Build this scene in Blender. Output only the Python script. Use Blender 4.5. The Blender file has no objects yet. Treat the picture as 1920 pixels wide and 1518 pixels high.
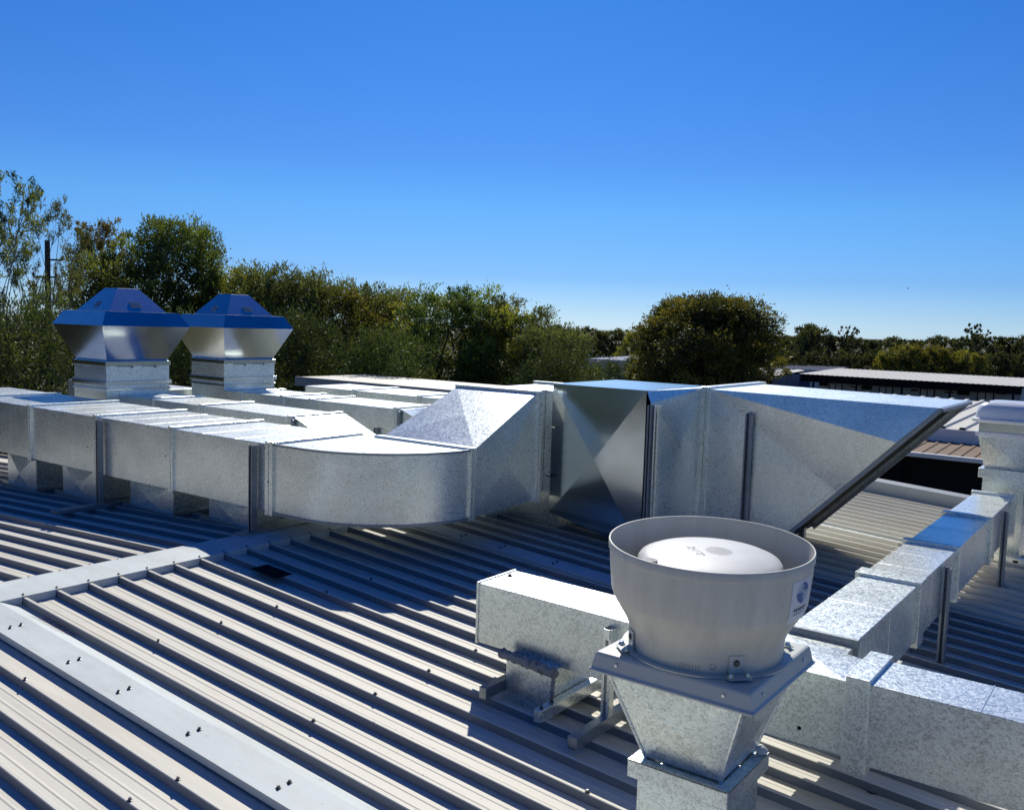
import bpy, bmesh, math, random
import numpy as np
from mathutils import Vector, Matrix
random.seed(7); rng = np.random.default_rng(11)
sc = bpy.context.scene
COL = sc.collection
R = math.radians
G = -5.6                      # ground level; the photographer's eye is the origin

# ------------------------------------------------------------------ camera
FPX, PITCH, ROLL, YAW = 1705.3, .08825, .03094, -.63015     # calibrated from the photograph (1920 px wide)
fw = Vector((math.sin(YAW)*math.cos(PITCH), math.cos(YAW)*math.cos(PITCH), -math.sin(PITCH)))
rt = Vector((math.cos(YAW), -math.sin(YAW), 0)); up = rt.cross(fw)
rx = rt*math.cos(ROLL) + up*math.sin(ROLL); uy = -rt*math.sin(ROLL) + up*math.cos(ROLL)
cam = bpy.data.objects.new('camera', bpy.data.cameras.new('camera')); COL.objects.link(cam)
m = Matrix.Identity(4)
for i in range(3): m[i][0], m[i][1], m[i][2] = rx[i], uy[i], -fw[i]
cam.matrix_world = m
cam.data.sensor_width = 36; cam.data.sensor_fit = 'HORIZONTAL'; cam.data.lens = FPX/1920*36
cam.data.clip_start = .05; cam.data.clip_end = 3000
sc.camera = cam
def ray(px, py): return fw + rx*((px-960)/FPX) - uy*((py-759)/FPX)
def at_depth(px, py, d): return ray(px, py)*d
def at_y(px, py, Y): r = ray(px, py); return r*(Y/r.y)

# ------------------------------------------------------------------ node helpers
def mat(name):
    m = bpy.data.materials.new(name); m.use_nodes = True
    nt = m.node_tree; b = nt.nodes['Principled BSDF']
    return m, nt, b
def nd(nt, t, **kw):
    n = nt.nodes.new(t)
    for k, v in kw.items(): setattr(n, k, v)
    return n
def ramp(nt, src, stops, interp='LINEAR'):
    n = nd(nt, 'ShaderNodeValToRGB'); cr = n.color_ramp; cr.interpolation = interp
    while len(cr.elements) < len(stops): cr.elements.new(.5)
    for e, (p, c) in zip(cr.elements, stops):
        e.position = p; e.color = (c[0], c[1], c[2], 1) if hasattr(c, '__len__') else (c, c, c, 1)
    nt.links.new(src, n.inputs[0]); return n
def noise(nt, vec, scale, detail=3, rough=.55, dist=0):
    n = nd(nt, 'ShaderNodeTexNoise'); n.inputs['Scale'].default_value = scale; n.inputs['Detail'].default_value = detail
    n.inputs['Roughness'].default_value = rough; n.inputs['Distortion'].default_value = dist
    nt.links.new(vec, n.inputs['Vector']); return n
def mapping(nt, vec, scale):
    n = nd(nt, 'ShaderNodeMapping'); n.inputs['Scale'].default_value = scale; nt.links.new(vec, n.inputs['Vector']); return n.outputs[0]
def mixc(nt, fac, a, b, mode='MIX'):
    n = nd(nt, 'ShaderNodeMix', data_type='RGBA', blend_type=mode)
    for s, v in ((n.inputs['Factor'], fac), (n.inputs['A'], a), (n.inputs['B'], b)):
        if hasattr(v, 'is_linked') or hasattr(v, 'links'): nt.links.new(v, s)
        elif hasattr(v, '__len__'): s.default_value = (*v[:3], 1)
        else: s.default_value = v
    return n.outputs['Result']

def galv(name, tint=(.88, .93, .885), spangle=150, rough=.30, var=.24, wob=.25):
    m, nt, b = mat(name); L = nt.links
    tc = nd(nt, 'ShaderNodeTexCoord').outputs['Object']
    wn = noise(nt, tc, 40, 2)
    wv = nd(nt, 'ShaderNodeVectorMath', operation='SCALE'); wv.inputs['Scale'].default_value = .012; L.new(wn.outputs['Color'], wv.inputs[0])
    av = nd(nt, 'ShaderNodeVectorMath', operation='ADD'); L.new(tc, av.inputs[0]); L.new(wv.outputs[0], av.inputs[1])
    v1 = nd(nt, 'ShaderNodeTexVoronoi'); v1.inputs['Scale'].default_value = spangle; L.new(av.outputs[0], v1.inputs['Vector'])
    v2 = nd(nt, 'ShaderNodeTexVoronoi'); v2.inputs['Scale'].default_value = spangle*.42; L.new(av.outputs[0], v2.inputs['Vector'])
    s1 = nd(nt, 'ShaderNodeSeparateColor'); L.new(v1.outputs['Color'], s1.inputs[0])
    s2 = nd(nt, 'ShaderNodeSeparateColor'); L.new(v2.outputs['Color'], s2.inputs[0])
    mx = nd(nt, 'ShaderNodeMath', operation='MULTIPLY_ADD'); mx.inputs[1].default_value = .6
    L.new(s1.outputs[0], mx.inputs[0])
    mh = nd(nt, 'ShaderNodeMath', operation='MULTIPLY'); mh.inputs[1].default_value = .4; L.new(s2.outputs[0], mh.inputs[0]); L.new(mh.outputs[0], mx.inputs[2])
    big = noise(nt, tc, 1.7, 4)
    lo = tuple(c*(1-var) for c in tint); hi = tuple(min(1, c*(1+var*.45)) for c in tint)
    cr = ramp(nt, mx.outputs[0], [(0.15, lo), (.5, tint), (.85, hi)])
    dirt = ramp(nt, big.outputs[0], [(.3, .82), (.62, 1.0)])
    L.new(mixc(nt, 1.0, cr.outputs[0], dirt.outputs[0], 'MULTIPLY'), b.inputs['Base Color'])
    rr = ramp(nt, mx.outputs[0], [(.1, rough-.01-var*.12), (.9, rough+.01+var*.15)])
    L.new(rr.outputs[0], b.inputs['Roughness'])
    b.inputs['Metallic'].default_value = 1 if var < .1 else .78
    lown = noise(nt, tc, 2.6, 1, .4)
    bp = nd(nt, 'ShaderNodeBump'); bp.inputs['Strength'].default_value = wob; bp.inputs['Distance'].default_value = .03
    L.new(lown.outputs[0], bp.inputs['Height'])
    b2 = nd(nt, 'ShaderNodeBump'); b2.inputs['Strength'].default_value = .10 if var > .1 else 0; b2.inputs['Distance'].default_value = .002
    L.new(mx.outputs[0], b2.inputs['Height']); L.new(bp.outputs[0], b2.inputs['Normal'])
    L.new(b2.outputs[0], b.inputs['Normal'])
    return m

def painted(name, col, rough=.45, dirt=.12, scale=(3, 3, 3), spec=.4, metallic=0, bump=0, stain=None, specks=0):
    m, nt, b = mat(name); L = nt.links
    tc = nd(nt, 'ShaderNodeTexCoord').outputs['Object']
    n1 = noise(nt, mapping(nt, tc, scale), 2.2, 5, .62)
    n2 = noise(nt, mapping(nt, tc, tuple(s*9 for s in scale)), 3.0, 3)
    c = mixc(nt, ramp(nt, n1.outputs[0], [(.35, 0), (.7, 1)]).outputs[0], tuple(x*(1-dirt) for x in col), tuple(min(1, x*(1+dirt*.4)) for x in col))
    c = mixc(nt, ramp(nt, n2.outputs[0], [(.5, 0), (.8, dirt*1.5)]).outputs[0], c, tuple(x*.6 for x in col))
    if stain:
        n3 = noise(nt, mapping(nt, tc, tuple(s*2.3 for s in scale)), 1.3, 6, .7)
        c = mixc(nt, ramp(nt, n3.outputs[0], [(.50, 0), (.75, .45)]).outputs[0], c, stain)
    if specks:
        n4 = noise(nt, tc, 26, 2, .5); n5 = noise(nt, tc, .9, 3)
        f = nd(nt, 'ShaderNodeMath', operation='MULTIPLY'); L.new(ramp(nt, n4.outputs[0], [(.70, 0), (.74, 1)]).outputs[0], f.inputs[0]); L.new(ramp(nt, n5.outputs[0], [(.45, 0), (.7, specks)]).outputs[0], f.inputs[1])
        c = mixc(nt, f.outputs[0], c, tuple(x*.18 for x in col))
    L.new(c, b.inputs['Base Color'])
    L.new(ramp(nt, n1.outputs[0], [(.3, rough-.06), (.7, rough+.08)]).outputs[0], b.inputs['Roughness'])
    b.inputs['Specular IOR Level'].default_value = spec; b.inputs['Metallic'].default_value = metallic
    if bump:
        bp = nd(nt, 'ShaderNodeBump'); bp.inputs['Strength'].default_value = bump; bp.inputs['Distance'].default_value = .02
        L.new(n1.outputs[0], bp.inputs['Height']); L.new(bp.outputs[0], b.inputs['Normal'])
    return m

def leafmat(name, dark, light, trans=.45):
    m, nt, b = mat(name); L = nt.links; nt.nodes.remove(b)
    at = nd(nt, 'ShaderNodeAttribute', attribute_name='tint')
    oi = nd(nt, 'ShaderNodeObjectInfo')
    c = mixc(nt, at.outputs['Fac'], dark, light)
    hs = nd(nt, 'ShaderNodeHueSaturation'); hs.inputs['Saturation'].default_value = 1.0
    mr = nd(nt, 'ShaderNodeMapRange'); mr.inputs['To Min'].default_value = .72; mr.inputs['To Max'].default_value = 1.25
    L.new(oi.outputs['Random'], mr.inputs['Value']); L.new(mr.outputs[0], hs.inputs['Value'])
    mr2 = nd(nt, 'ShaderNodeMapRange'); mr2.inputs['To Min'].default_value = .497; mr2.inputs['To Max'].default_value = .522
    L.new(oi.outputs['Random'], mr2.inputs['Value']); L.new(mr2.outputs[0], hs.inputs['Hue'])
    L.new(c, hs.inputs['Color'])
    df = nd(nt, 'ShaderNodeBsdfDiffuse'); tr = nd(nt, 'ShaderNodeBsdfTranslucent'); gl = nd(nt, 'ShaderNodeBsdfGlossy')
    gl.inputs['Roughness'].default_value = .45; gl.inputs['Color'].default_value = (.9, .9, .85, 1)
    L.new(hs.outputs[0], df.inputs[0]); L.new(hs.outputs[0], tr.inputs[0])
    m1 = nd(nt, 'ShaderNodeMixShader'); m1.inputs[0].default_value = trans; L.new(df.outputs[0], m1.inputs[1]); L.new(tr.outputs[0], m1.inputs[2])
    m2 = nd(nt, 'ShaderNodeMixShader'); m2.inputs[0].default_value = .035; L.new(m1.outputs[0], m2.inputs[1]); L.new(gl.outputs[0], m2.inputs[2])
    L.new(m2.outputs[0], nt.nodes['Material Output'].inputs[0])
    return m

M = {}
M['galv'] = galv('galvanised_steel')
M['galv_near'] = galv('spangled_galvanised_steel', (.80, .86, .83), 175, .33, .34, .12)
M['galv_new'] = galv('bright_galvanised_steel', (.66, .71, .72), 150, .16, .015, .10)
M['galv_dark'] = galv('weathered_channel_steel', (.34, .37, .40), 120, .42, .2, .05)
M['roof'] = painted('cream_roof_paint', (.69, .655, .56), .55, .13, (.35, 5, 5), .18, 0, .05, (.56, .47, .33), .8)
M['web_shade'] = painted('painted_rib_web_shade', (.20, .215, .235), .6, .12, (.35, 5, 5), .15)  # shade of the rib sides put into their base colour
M['flash'] = painted('pale_grey_flashing_paint', (.585, .625, .61), .58, .11, (.8, 3, 3), .2, 0, .04, (.44, .42, .36), .7)
M['walls'] = painted('render_wall', (.42, .40, .36), .8, .15)
M['fan'] = painted('grey_beige_plastic', (.665, .64, .54), .44, .09, (5, 5, 1.2), .4, 0, 0, (.46, .45, .38), .5)
M['dome'] = painted('pale_grey_plastic', (.57, .58, .565), .5, .07, (3, 3, 3), .4, 0, 0, (.55, .54, .48), .6)
M['fan_plate'] = painted('light_grey_coated_steel', (.56, .575, .52), .38, .06, (2, 2, 2), .6)
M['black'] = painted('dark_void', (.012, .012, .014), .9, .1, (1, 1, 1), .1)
M['mesh'] = painted('dark_bird_mesh', (.012, .013, .015), .8, .1, (4, 4, 4), .05)
M['sealant'] = painted('grey_sealant', (.29, .295, .30), .6, .2, (9, 9, 9), .3, 0, .5)
M['screw'] = painted('dark_screw_steel', (.10, .10, .10), .4, .1, (9, 9, 9), .5, .6)
M['rust'] = painted('rusty_swarf', (.30, .12, .04), .8, .3, (9, 9, 9), .2)
M['ink'] = painted('black_marker_ink', (.015, .02, .025), .6, .1)
M['white'] = painted('white_label', (.75, .76, .78), .4, .03)
M['blue_ink'] = painted('blue_print', (.015, .10, .36), .4, .05)
M['print_grey'] = painted('grey_print', (.12, .13, .15), .5, .05)
M['mould'] = painted('moulded_mark', (.34, .34, .35), .5, .05)
M['vent_white'] = painted('white_painted_steel', (.72, .74, .77), .25, .04, (2, 2, 2), .5)
M['fascia'] = painted('grey_fascia_paint', (.36, .39, .385), .5, .08, (1, 1, 1), .3)
M['white_fascia'] = painted('white_fascia_paint', (.74, .74, .72), .5, .08, (1, 1, 1), .3)
M['rusty_roof'] = painted('weathered_brown_roof', (.24, .17, .11), .7, .35, (.5, 4, 4), .2, 0, .2, (.08, .05, .03))
M['far_wall'] = painted('pale_grey_cladding', (.36, .38, .42), .6, .08)
M['far_roof'] = painted('far_cream_roof', (.66, .62, .52), .5, .1, (.3, 3, 3), .3)
M['navy'] = painted('navy_cladding', (.02, .03, .10), .5, .1)
M['glass'] = painted('dark_window_glass', (.02, .025, .03), .08, .02, (1, 1, 1), .8)
M['door'] = painted('white_door_paint', (.45, .45, .45), .5, .05)
M['wood'] = painted('weathered_pole_timber', (.10, .085, .07), .85, .25, (9, 9, 1), .2, 0, .3)
M['bark'] = painted('tree_bark', (.085, .065, .05), .9, .3, (6, 6, 1.5), .1, 0, .5)
M['bark_pale'] = painted('pale_gum_bark', (.20, .17, .14), .85, .3, (6, 6, 1.5), .1, 0, .4)
M['leaf_a'] = leafmat('olive_foliage', (.042, .060, .012), (.36, .31, .034), .5)
M['leaf_b'] = leafmat('green_foliage', (.034, .058, .012), (.24, .265, .034), .5)
M['leaf_c'] = leafmat('grey_green_foliage', (.040, .058, .018), (.23, .24, .046), .5)
M['leaf_y'] = leafmat('yellowing_foliage', (.080, .066, .012), (.32, .23, .032), .5)
M['leaf_s'] = leafmat('shrub_foliage', (.026, .044, .010), (.135, .15, .022), .45)
M['leaf_far'] = leafmat('distant_foliage', (.026, .038, .012), (.15, .145, .026), .45)
M['bird'] = painted('dark_feathers', (.02, .02, .02), .8, .1)

# ------------------------------------------------------------------ mesh helpers
class MB:
    def __init__(s): s.v = []; s.f = []; s.sm = []
    def add(s, vs, fs, smooth=False):
        o = len(s.v); s.v += [tuple(v) for v in vs]; s.f += [tuple(i+o for i in f) for f in fs]; s.sm += [smooth]*len(fs); return s
    def box(s, x0, x1, y0, y1, z0, z1):
        return s.add([(x0,y0,z0),(x1,y0,z0),(x1,y1,z0),(x0,y1,z0),(x0,y0,z1),(x1,y0,z1),(x1,y1,z1),(x0,y1,z1)],
                     [(0,3,2,1),(4,5,6,7),(0,1,5,4),(1,2,6,5),(2,3,7,6),(3,0,4,7)])
    def quad(s, *p): return s.add(p, [tuple(range(len(p)))])
    def xquad(s, p0, p1, p2, p3, d):
        P = [Vector(p) for p in (p0, p1, p2, p3)]; n = (P[2]-P[0]).cross(P[3]-P[1]).normalized()
        c = sum(P, Vector())/4 + n*d
        return s.add(P+[c], [(0,1,4),(1,2,4),(2,3,4),(3,0,4)])
    def loft(s, rings, cap0=True, cap1=True, smooth=False, closed=True):
        n = len(rings[0]); vs = [p for r in rings for p in r]; fs = []
        for i in range(len(rings)-1):
            for j in range(n if closed else n-1):
                k = (j+1) % n; fs.append((i*n+j, i*n+k, (i+1)*n+k, (i+1)*n+j))
        s.add(vs, fs, smooth)
        if cap0: s.add(rings[0], [tuple(reversed(range(n)))])
        if cap1: s.add(rings[-1], [tuple(range(n))])
        return s
    def tube(s, pts, rads, n=7, smooth=True):
        pts = [Vector(p) for p in pts]; rings = []
        for i, p in enumerate(pts):
            d = (pts[min(i+1, len(pts)-1)] - pts[max(i-1, 0)]).normalized()
            a = d.cross(Vector((0,0,1)) if abs(d.z) < .9 else Vector((1,0,0))).normalized(); b = d.cross(a)
            rings.append([p + (a*math.cos(2*math.pi*k/n) + b*math.sin(2*math.pi*k/n))*rads[i] for k in range(n)])
        return s.loft(rings, smooth=smooth)
    def lathe(s, prof, c, n=72, tilt=None, smooth=True):
        rings = []
        for r, z in prof:
            ring = []
            for k in range(n):
                a = 2*math.pi*k/n; x, y = r*math.cos(a), r*math.sin(a); dz = 0
                if tilt: dz = -(x*tilt[0] + y*tilt[1])
                ring.append((c[0]+x, c[1]+y, c[2]+z+dz))
            rings.append(ring)
        return s.loft(rings, False, False, smooth)

WORLD = {}
def finish(name, mb, m, parent=None, bevel=0, label=None, loc=None, autosmooth=False):
    me = bpy.data.meshes.new(name)
    base = WORLD[parent] if parent else Vector(loc if loc else (0,0,0))
    me.from_pydata([(v[0]-base.x, v[1]-base.y, v[2]-base.z) for v in mb.v], [], mb.f)
    me.polygons.foreach_set('use_smooth', mb.sm)
    me.materials.append(m); me.update()
    bm = bmesh.new(); bm.from_mesh(me); bmesh.ops.remove_doubles(bm, verts=bm.verts, dist=1e-5); bmesh.ops.recalc_face_normals(bm, faces=bm.faces); bm.to_mesh(me); bm.free()
    if any(mb.sm): me.set_sharp_from_angle(angle=R(35))
    o = bpy.data.objects.new(name, me); COL.objects.link(o)
    if parent: o.parent = parent
    else: o.location = base
    WORLD[o] = base
    if bevel:
        b = o.modifiers.new('bevel', 'BEVEL'); b.width = bevel; b.segments = 2; b.limit_method = 'ANGLE'; b.angle_limit = R(40); b.harden_normals = False
    if label: o['label'] = label
    return o
def thing(name, label, cat, loc, group=None):
    o = bpy.data.objects.new(name, None); COL.objects.link(o); o.location = loc; o.empty_display_size = .2
    WORLD[o] = Vector(loc); o['label'] = label; o['category'] = cat
    if group: o['group'] = group
    return o
def tag(o, label, cat, group=None):
    o['label'] = label; o['category'] = cat
    if group: o['group'] = group
    return o
def struct(o): o['kind'] = 'structure'; return o
def dup(o, parent, loc):
    c = o.copy(); COL.objects.link(c); c.parent = parent; c.location = loc; WORLD[c] = WORLD[parent]; return c

# ------------------------------------------------------------------ roof profile
XR0, XR1 = -5.76, -5.37
def ztop(x):                              # top of the ribs
    if x >= -5.56: return -1.685 - .07*(x+5.38)
    return -1.690 + .045*(x+5.75)
RIB = .042
def zpan(x): return ztop(x) - RIB

# world
w = bpy.data.worlds.new('World'); sc.world = w; w.use_nodes = True
nt = w.node_tree; bg = nt.nodes['Background']
SUN_EL, SUN_AZ = R(42), math.atan2(-.58, .81)
sky = nd(nt, 'ShaderNodeTexSky', sky_type='NISHITA'); sky.sun_disc = False
sky.sun_elevation = SUN_EL; sky.sun_rotation = SUN_AZ; sky.air_density = 1; sky.dust_density = .3; sky.ozone_density = 2.5
tc = nd(nt, 'ShaderNodeTexCoord'); sp = nd(nt, 'ShaderNodeSeparateXYZ'); nt.links.new(tc.outputs['Generated'], sp.inputs[0])
SKYFIX = [(0, (.50,.80,1.42)), (.02, (.40,.66,1.22)), (.052, (.275,.525,1.05)), (.122, (.237,.544,.98)), (.174, (.195,.47,.96)), (.342, (.125,.445,.97)), (.643, (.005,.18,.56)), (1, (.002,.36,1.20))]
cr = ramp(nt, sp.outputs['Z'], SKYFIX)
nt.links.new(mixc(nt, 1.0, sky.outputs[0], cr.outputs[0], 'MULTIPLY'), bg.inputs['Color'])
bg.inputs['Strength'].default_value = .1
sun = bpy.data.objects.new('sun', bpy.data.lights.new('sun', 'SUN')); COL.objects.link(sun)
sun.data.energy = 5; sun.data.angle = R(.53); sun.data.color = (1, .965, .87)
sd = Vector((math.sin(SUN_AZ)*math.cos(SUN_EL), math.cos(SUN_AZ)*math.cos(SUN_EL), math.sin(SUN_EL)))
sun.rotation_euler = sd.to_track_quat('Z', 'Y').to_euler(); sun.location = sd*50

# ------------------------------------------------------------------ ground
mg, ng, bgd = mat('dry_grass_ground')
tcg = nd(ng, 'ShaderNodeTexCoord').outputs['Object']
n1 = noise(ng, tcg, .06, 6); n2 = noise(ng, tcg, 1.4, 5, .7)
c = mixc(ng, ramp(ng, n1.outputs[0], [(.4, 0), (.6, 1)]).outputs[0], (.085, .080, .035), (.055, .060, .022))
c = mixc(ng, ramp(ng, n2.outputs[0], [(.4, 0), (.85, .5)]).outputs[0], c, (.13, .105, .065))
ng.links.new(c, bgd.inputs['Base Color']); bgd.inputs['Roughness'].default_value = .95
struct(finish('ground', MB().quad((-900,-300,G),(600,-300,G),(600,1500,G),(-900,1500,G)), mg))

M['sand'] = painted('sandy_yard', (.34, .28, .20), .95, .2, (.3, .3, .3), .1)
ya, yb = at_depth(1060, 704, 100), at_depth(1300, 716, 96)
struct(finish('yard', MB().quad((-78, 88, G+.03), (-40, 74, G+.03), (-34, 92, G+.03), (-72, 108, G+.03)), M['sand']))

# ------------------------------------------------------------------ the roof we stand on
bld = thing('roofed_building', 'cream corrugated metal roof with a low ridge, running under all the steel ducts', 'building', (-3.5, 4, G))
XN, XF, Y0, Y1 = 5.5, -13.2, -3.5, 11.30
finish('wall', MB().box(XF+.3, XN-.3, Y0+.2, Y1-.05, G, -2.62), M['walls'], bld)
ribsY = [2.554+.2*k for k in range(44) if 2.554+.2*k < Y1-.05] + [2.05-.206*k for k in range(27)]
FL = (2.215, 2.40, 2.505)          # joint flashing
FL2 = (5.60, 5.78, 5.90)
ribsY = sorted(y for y in ribsY if not (FL2[0]-.03 < y < FL2[2]-.02))
def sheet(xa, xb, za, zb, skip):
    mb = MB(); prof = []
    ys = [Y0] + ribsY + [Y1]
    prof.append((Y0, -RIB))
    for i, y in enumerate(ribsY):
        prof += [(y-.0135, -RIB), (y-.0115, -.003), (y-.008, 0), (y+.008, 0), (y+.0115, -.003), (y+.0135, -RIB)]
        nxt = ribsY[i+1] if i+1 < len(ribsY) else Y1
        g = nxt-y
        if .17 < g < .25:
            for f in (.36, .64):
                c = y+g*f; prof += [(c-.008, -RIB), (c-.003, -RIB+.0022), (c+.003, -RIB+.0022), (c+.008, -RIB)]
    prof.append((Y1, -RIB))
    a = [(xa, y, za+h) for y, h in prof]; b = [(xb, y, zb+h) for y, h in prof]
    mb.loft([a, b], False, False, closed=False)
    return mb
for nm, xa, xb, za, zb in (('roof_sheet', -5.50, XN, ztop(-5.50), ztop(XN)), ('roof_sheet', XF, -5.62, ztop(XF), ztop(-5.62))):
    o = finish(nm, sheet(xa, xb, za, zb, None), M['roof'], bld)
    o.data.materials.append(M['web_shade'])
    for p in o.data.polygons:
        if abs(p.normal.y) > .9 and p.center.y+WORLD[bld].y < 7.3: p.material_index = 1  # only the nearer rib sides take the painted shade colour
# ridge capping with notched ends between the ribs
zc = -1.672
mb = MB()
prof = [(XR0-.002, ztop(XR0)+.006), (XR0+.05, zc+.002), (-5.56, zc+.012), (XR1-.05, zc+.0), (XR1+.002, ztop(XR1)+.006)]
mb.loft([[(x, Y0, z) for x, z in prof], [(x, Y1, z) for x, z in prof]], False, False, closed=False)
yy = [y for y in ribsY]
for a, b in zip(yy[:-1], yy[1:]):
    for x, s in ((XR1, 1), (XR0, -1)):
        mb.quad((x+s*.002, a+.012, ztop(x)+.006), (x+s*.002, b-.012, ztop(x)+.006), (x+s*.006, b-.021, zpan(x)+.001), (x+s*.006, a+.021, zpan(x)+.001))
finish('ridge_cap', mb, M['flash'], bld)
# joint flashings running down the slope
for (ya, yb, yc), x1 in ((FL, XN), (FL2, XN)):
    mb = MB(); xa = XR1+.01
    z = lambda x, d: ztop(x)+d
    pr = [(ya+.004, -RIB+.012), (ya, .008), (yb, .010), (yc, -RIB+.003)]
    mb.loft([[(xa, y, z(xa, d)) for y, d in pr], [(x1, y, z(x1, d)) for y, d in pr]], False, False, closed=False)
    finish('joint_flashing', mb, M['flash'], bld)
# barge capping on the far edge
mb = MB()
for xa, xb in ((-5.56, XN), (XF, -5.56)):
    A = [(xa, Y1-.02, ztop(xa)-.05), (xa, Y1-.02, ztop(xa)+.135), (xa, Y1+.13, ztop(xa)+.150), (xa, Y1+.13, ztop(xa)-.2)]
    B = [(xb, y, z - ztop(xa) + ztop(xb)) for _, y, z in A]
    mb.loft([A, B])
finish('barge_cap', mb, M['fascia'], bld)
finish('roof_patch', MB().quad(*[(x, y, ztop(x)+.004) for x, y in ((-4.99, 3.87), (-4.72, 3.87), (-4.72, 4.02), (-4.99, 4.02))]), M['black'], bld)
# roof screws
def screw_mb(x, y, z, s=1):
    return MB().lathe([(0, .013*s), (.0065*s, .013*s), (.0075*s, .004*s), (.0125*s, .002*s), (.013*s, 0)], (x, y, z), 8, smooth=False)
base = finish('roof_screw', screw_mb(0, 0, 0, .95), M['screw'], None); bpy.data.objects[base.name].parent = bld
first = True; spots = []
for i, y in enumerate(ribsY):
    for x in (-4.32, -3.085, -1.85):
        if y < 1.2 or y > 4.6 or (y > 2.3 and round((y-2.554)/.2) % 2 == 0): continue
        spots.append((x, y, ztop(x)))
    if 2.4 < y < 6.2 or .9 < y < 2.3:
        spots.append((XR1-.02, y, ztop(XR1)+.004)); spots.append((XR0+.02, y, ztop(XR0)+.004))
for x in (-4.95, -4.35, -3.9, -3.35, -2.75, -2.2): spots += [(x, 2.277, ztop(x)+.009), (x, 2.333, ztop(x)+.010)]
for x in (-4.6, -4.2, -3.7): spots += [(x, 5.66, ztop(x)+.009), (x, 5.72, ztop(x)+.010)]
spots = spots[:98]
for p in spots:
    loc = Vector(p) - WORLD[bld]
    if first: base.location = loc; first = False
    else: dup(base, bld, loc)
# rusty swarf and a handwritten note on the pan
def ribbon(mb, pts, wd, zf):
    for (xa, ya), (xb, yb) in zip(pts[:-1], pts[1:]):
        d = Vector((xb-xa, yb-ya)); n = Vector((-d.y, d.x)).normalized()*wd/2
        mb.quad((xa-n.x, ya-n.y, zf(xa)), (xb-n.x, yb-n.y, zf(xb)), (xb+n.x, yb+n.y, zf(xb)), (xa+n.x, ya+n.y, zf(xa)))
mb = MB()
def zfl(x, y): return ztop(x) + (np.interp(y, [2.40, 2.505], [.010, -RIB+.003]) if y < 2.505 else -RIB) + .005
for i in range(12):
    x = -5.13+.030*i+random.uniform(-.012, .012); y = 2.462+.005*(i % 4); pts = [(x, y), (x+.03, y+.03), (x+.05, 2.512), (x+.055, 2.533)]
    for (xa, ya_), (xb, yb_) in zip(pts[:-1], pts[1:]): mb.quad((xa, ya_, zfl(xa, ya_)), (xa+.007, ya_, zfl(xa, ya_)), (xb+.007, yb_, zfl(xb, yb_)), (xb, yb_, zfl(xb, yb_)))
finish('swarf_streaks', mb, M['rust'], bld)
mb = MB()
def px_pan(px, py):
    r = ray(px, py); t = (-1.685-.07*5.38-RIB)/(r.z+.07*r.x); p = r*t; return (p.x, p.y)
strokes = [[(366,205),(395,270)],[(395,270),(480,300),(560,340),(650,395)],[(550,345),(560,390),(600,360)],[(620,380),(640,420),(680,390),(720,430),(760,410),(800,440)],
           [(740,400),(860,430),(980,490),(1080,470)],[(1000,490),(1080,480)],[(1180,540),(1280,545),(1210,590),(1340,600)],[(1300,580),(1370,610)],[(1400,610),(1440,625),(1420,640)],
           [(1460,680),(1530,630),(1500,670),(1570,700)],[(1640,740),(1680,670)]]
for st in strokes:
    ribbon(mb, [px_pan(1590+x/14.77, 1460+y/14.77) for x, y in st], .006, lambda q: zpan(q)+.003)
finish('marker_writing', mb, M['ink'], bld)

# ------------------------------------------------------------------ duct helpers
def rect_ring(axis, a, b0, b1, z0, z1, o=0):
    if axis == 'x': return [(a, b0-o, z0-o), (a, b1+o, z0-o), (a, b1+o, z1+o), (a, b0-o, z1+o)]
    return [(b0-o, a, z0-o), (b1+o, a, z0-o), (b1+o, a, z1+o), (b0-o, a, z1+o)]
def section(parent, axis, a0, a1, b, z, beads=2, mt='galv', z2=None):
    mb = MB(); rings = [rect_ring(axis, a0, *b, *z)]
    z2 = z2 or z
    for k in range(beads):
        f = (k+1)/(beads+1); zz = tuple(z[i]+(z2[i]-z[i])*f for i in (0, 1)); c = a0+(a1-a0)*f; s = 1 if a1 > a0 else -1
        rings += [rect_ring(axis, c-.007*s, *b, *zz), rect_ring(axis, c-.003*s, *b, *zz, .0012), rect_ring(axis, c+.003*s, *b, *zz, .0012), rect_ring(axis, c+.007*s, *b, *zz)]
    rings.append(rect_ring(axis, a1, *b, *z2))
    mb.loft(rings)
    return finish('duct_section', mb, M[mt], parent, .003)
def flange(parent, axis, a, b, z, wd=.062, out=.02, mt='galv', name='flange'):
    mb = MB()
    for s0, s1, o in ((-wd/2, -.004, out), (-.004, .004, out*.55), (.004, wd/2, out)):
        mb.loft([rect_ring(axis, a+s0, *b, *z, o), rect_ring(axis, a+s1, *b, *z, o)])
    return finish(name, mb, M[mt], parent, .0025)
def post(parent, x, y, z0, z1, wd=.041, dp=.041, face=-1, mt='galv_dark', name='support_post'):
    """slotted C channel standing on the roof, open towards -y"""
    mb = MB(); t = .004
    mb.box(x-wd/2, x+wd/2, y-t/2, y+t/2, z0, z1)
    for s in (-1, 1):
        mb.box(x+s*wd/2-(t if s > 0 else 0), x+s*wd/2+(0 if s > 0 else t), y-dp, y-t/2-.0005, z0, z1)
        mb.box(x+s*(wd/2-.009)-.005, x+s*(wd/2-.009)+.005, y-dp-t+.0006, y-dp-.0006, z0, z1)
    return finish(name, mb, M[mt], parent)
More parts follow.
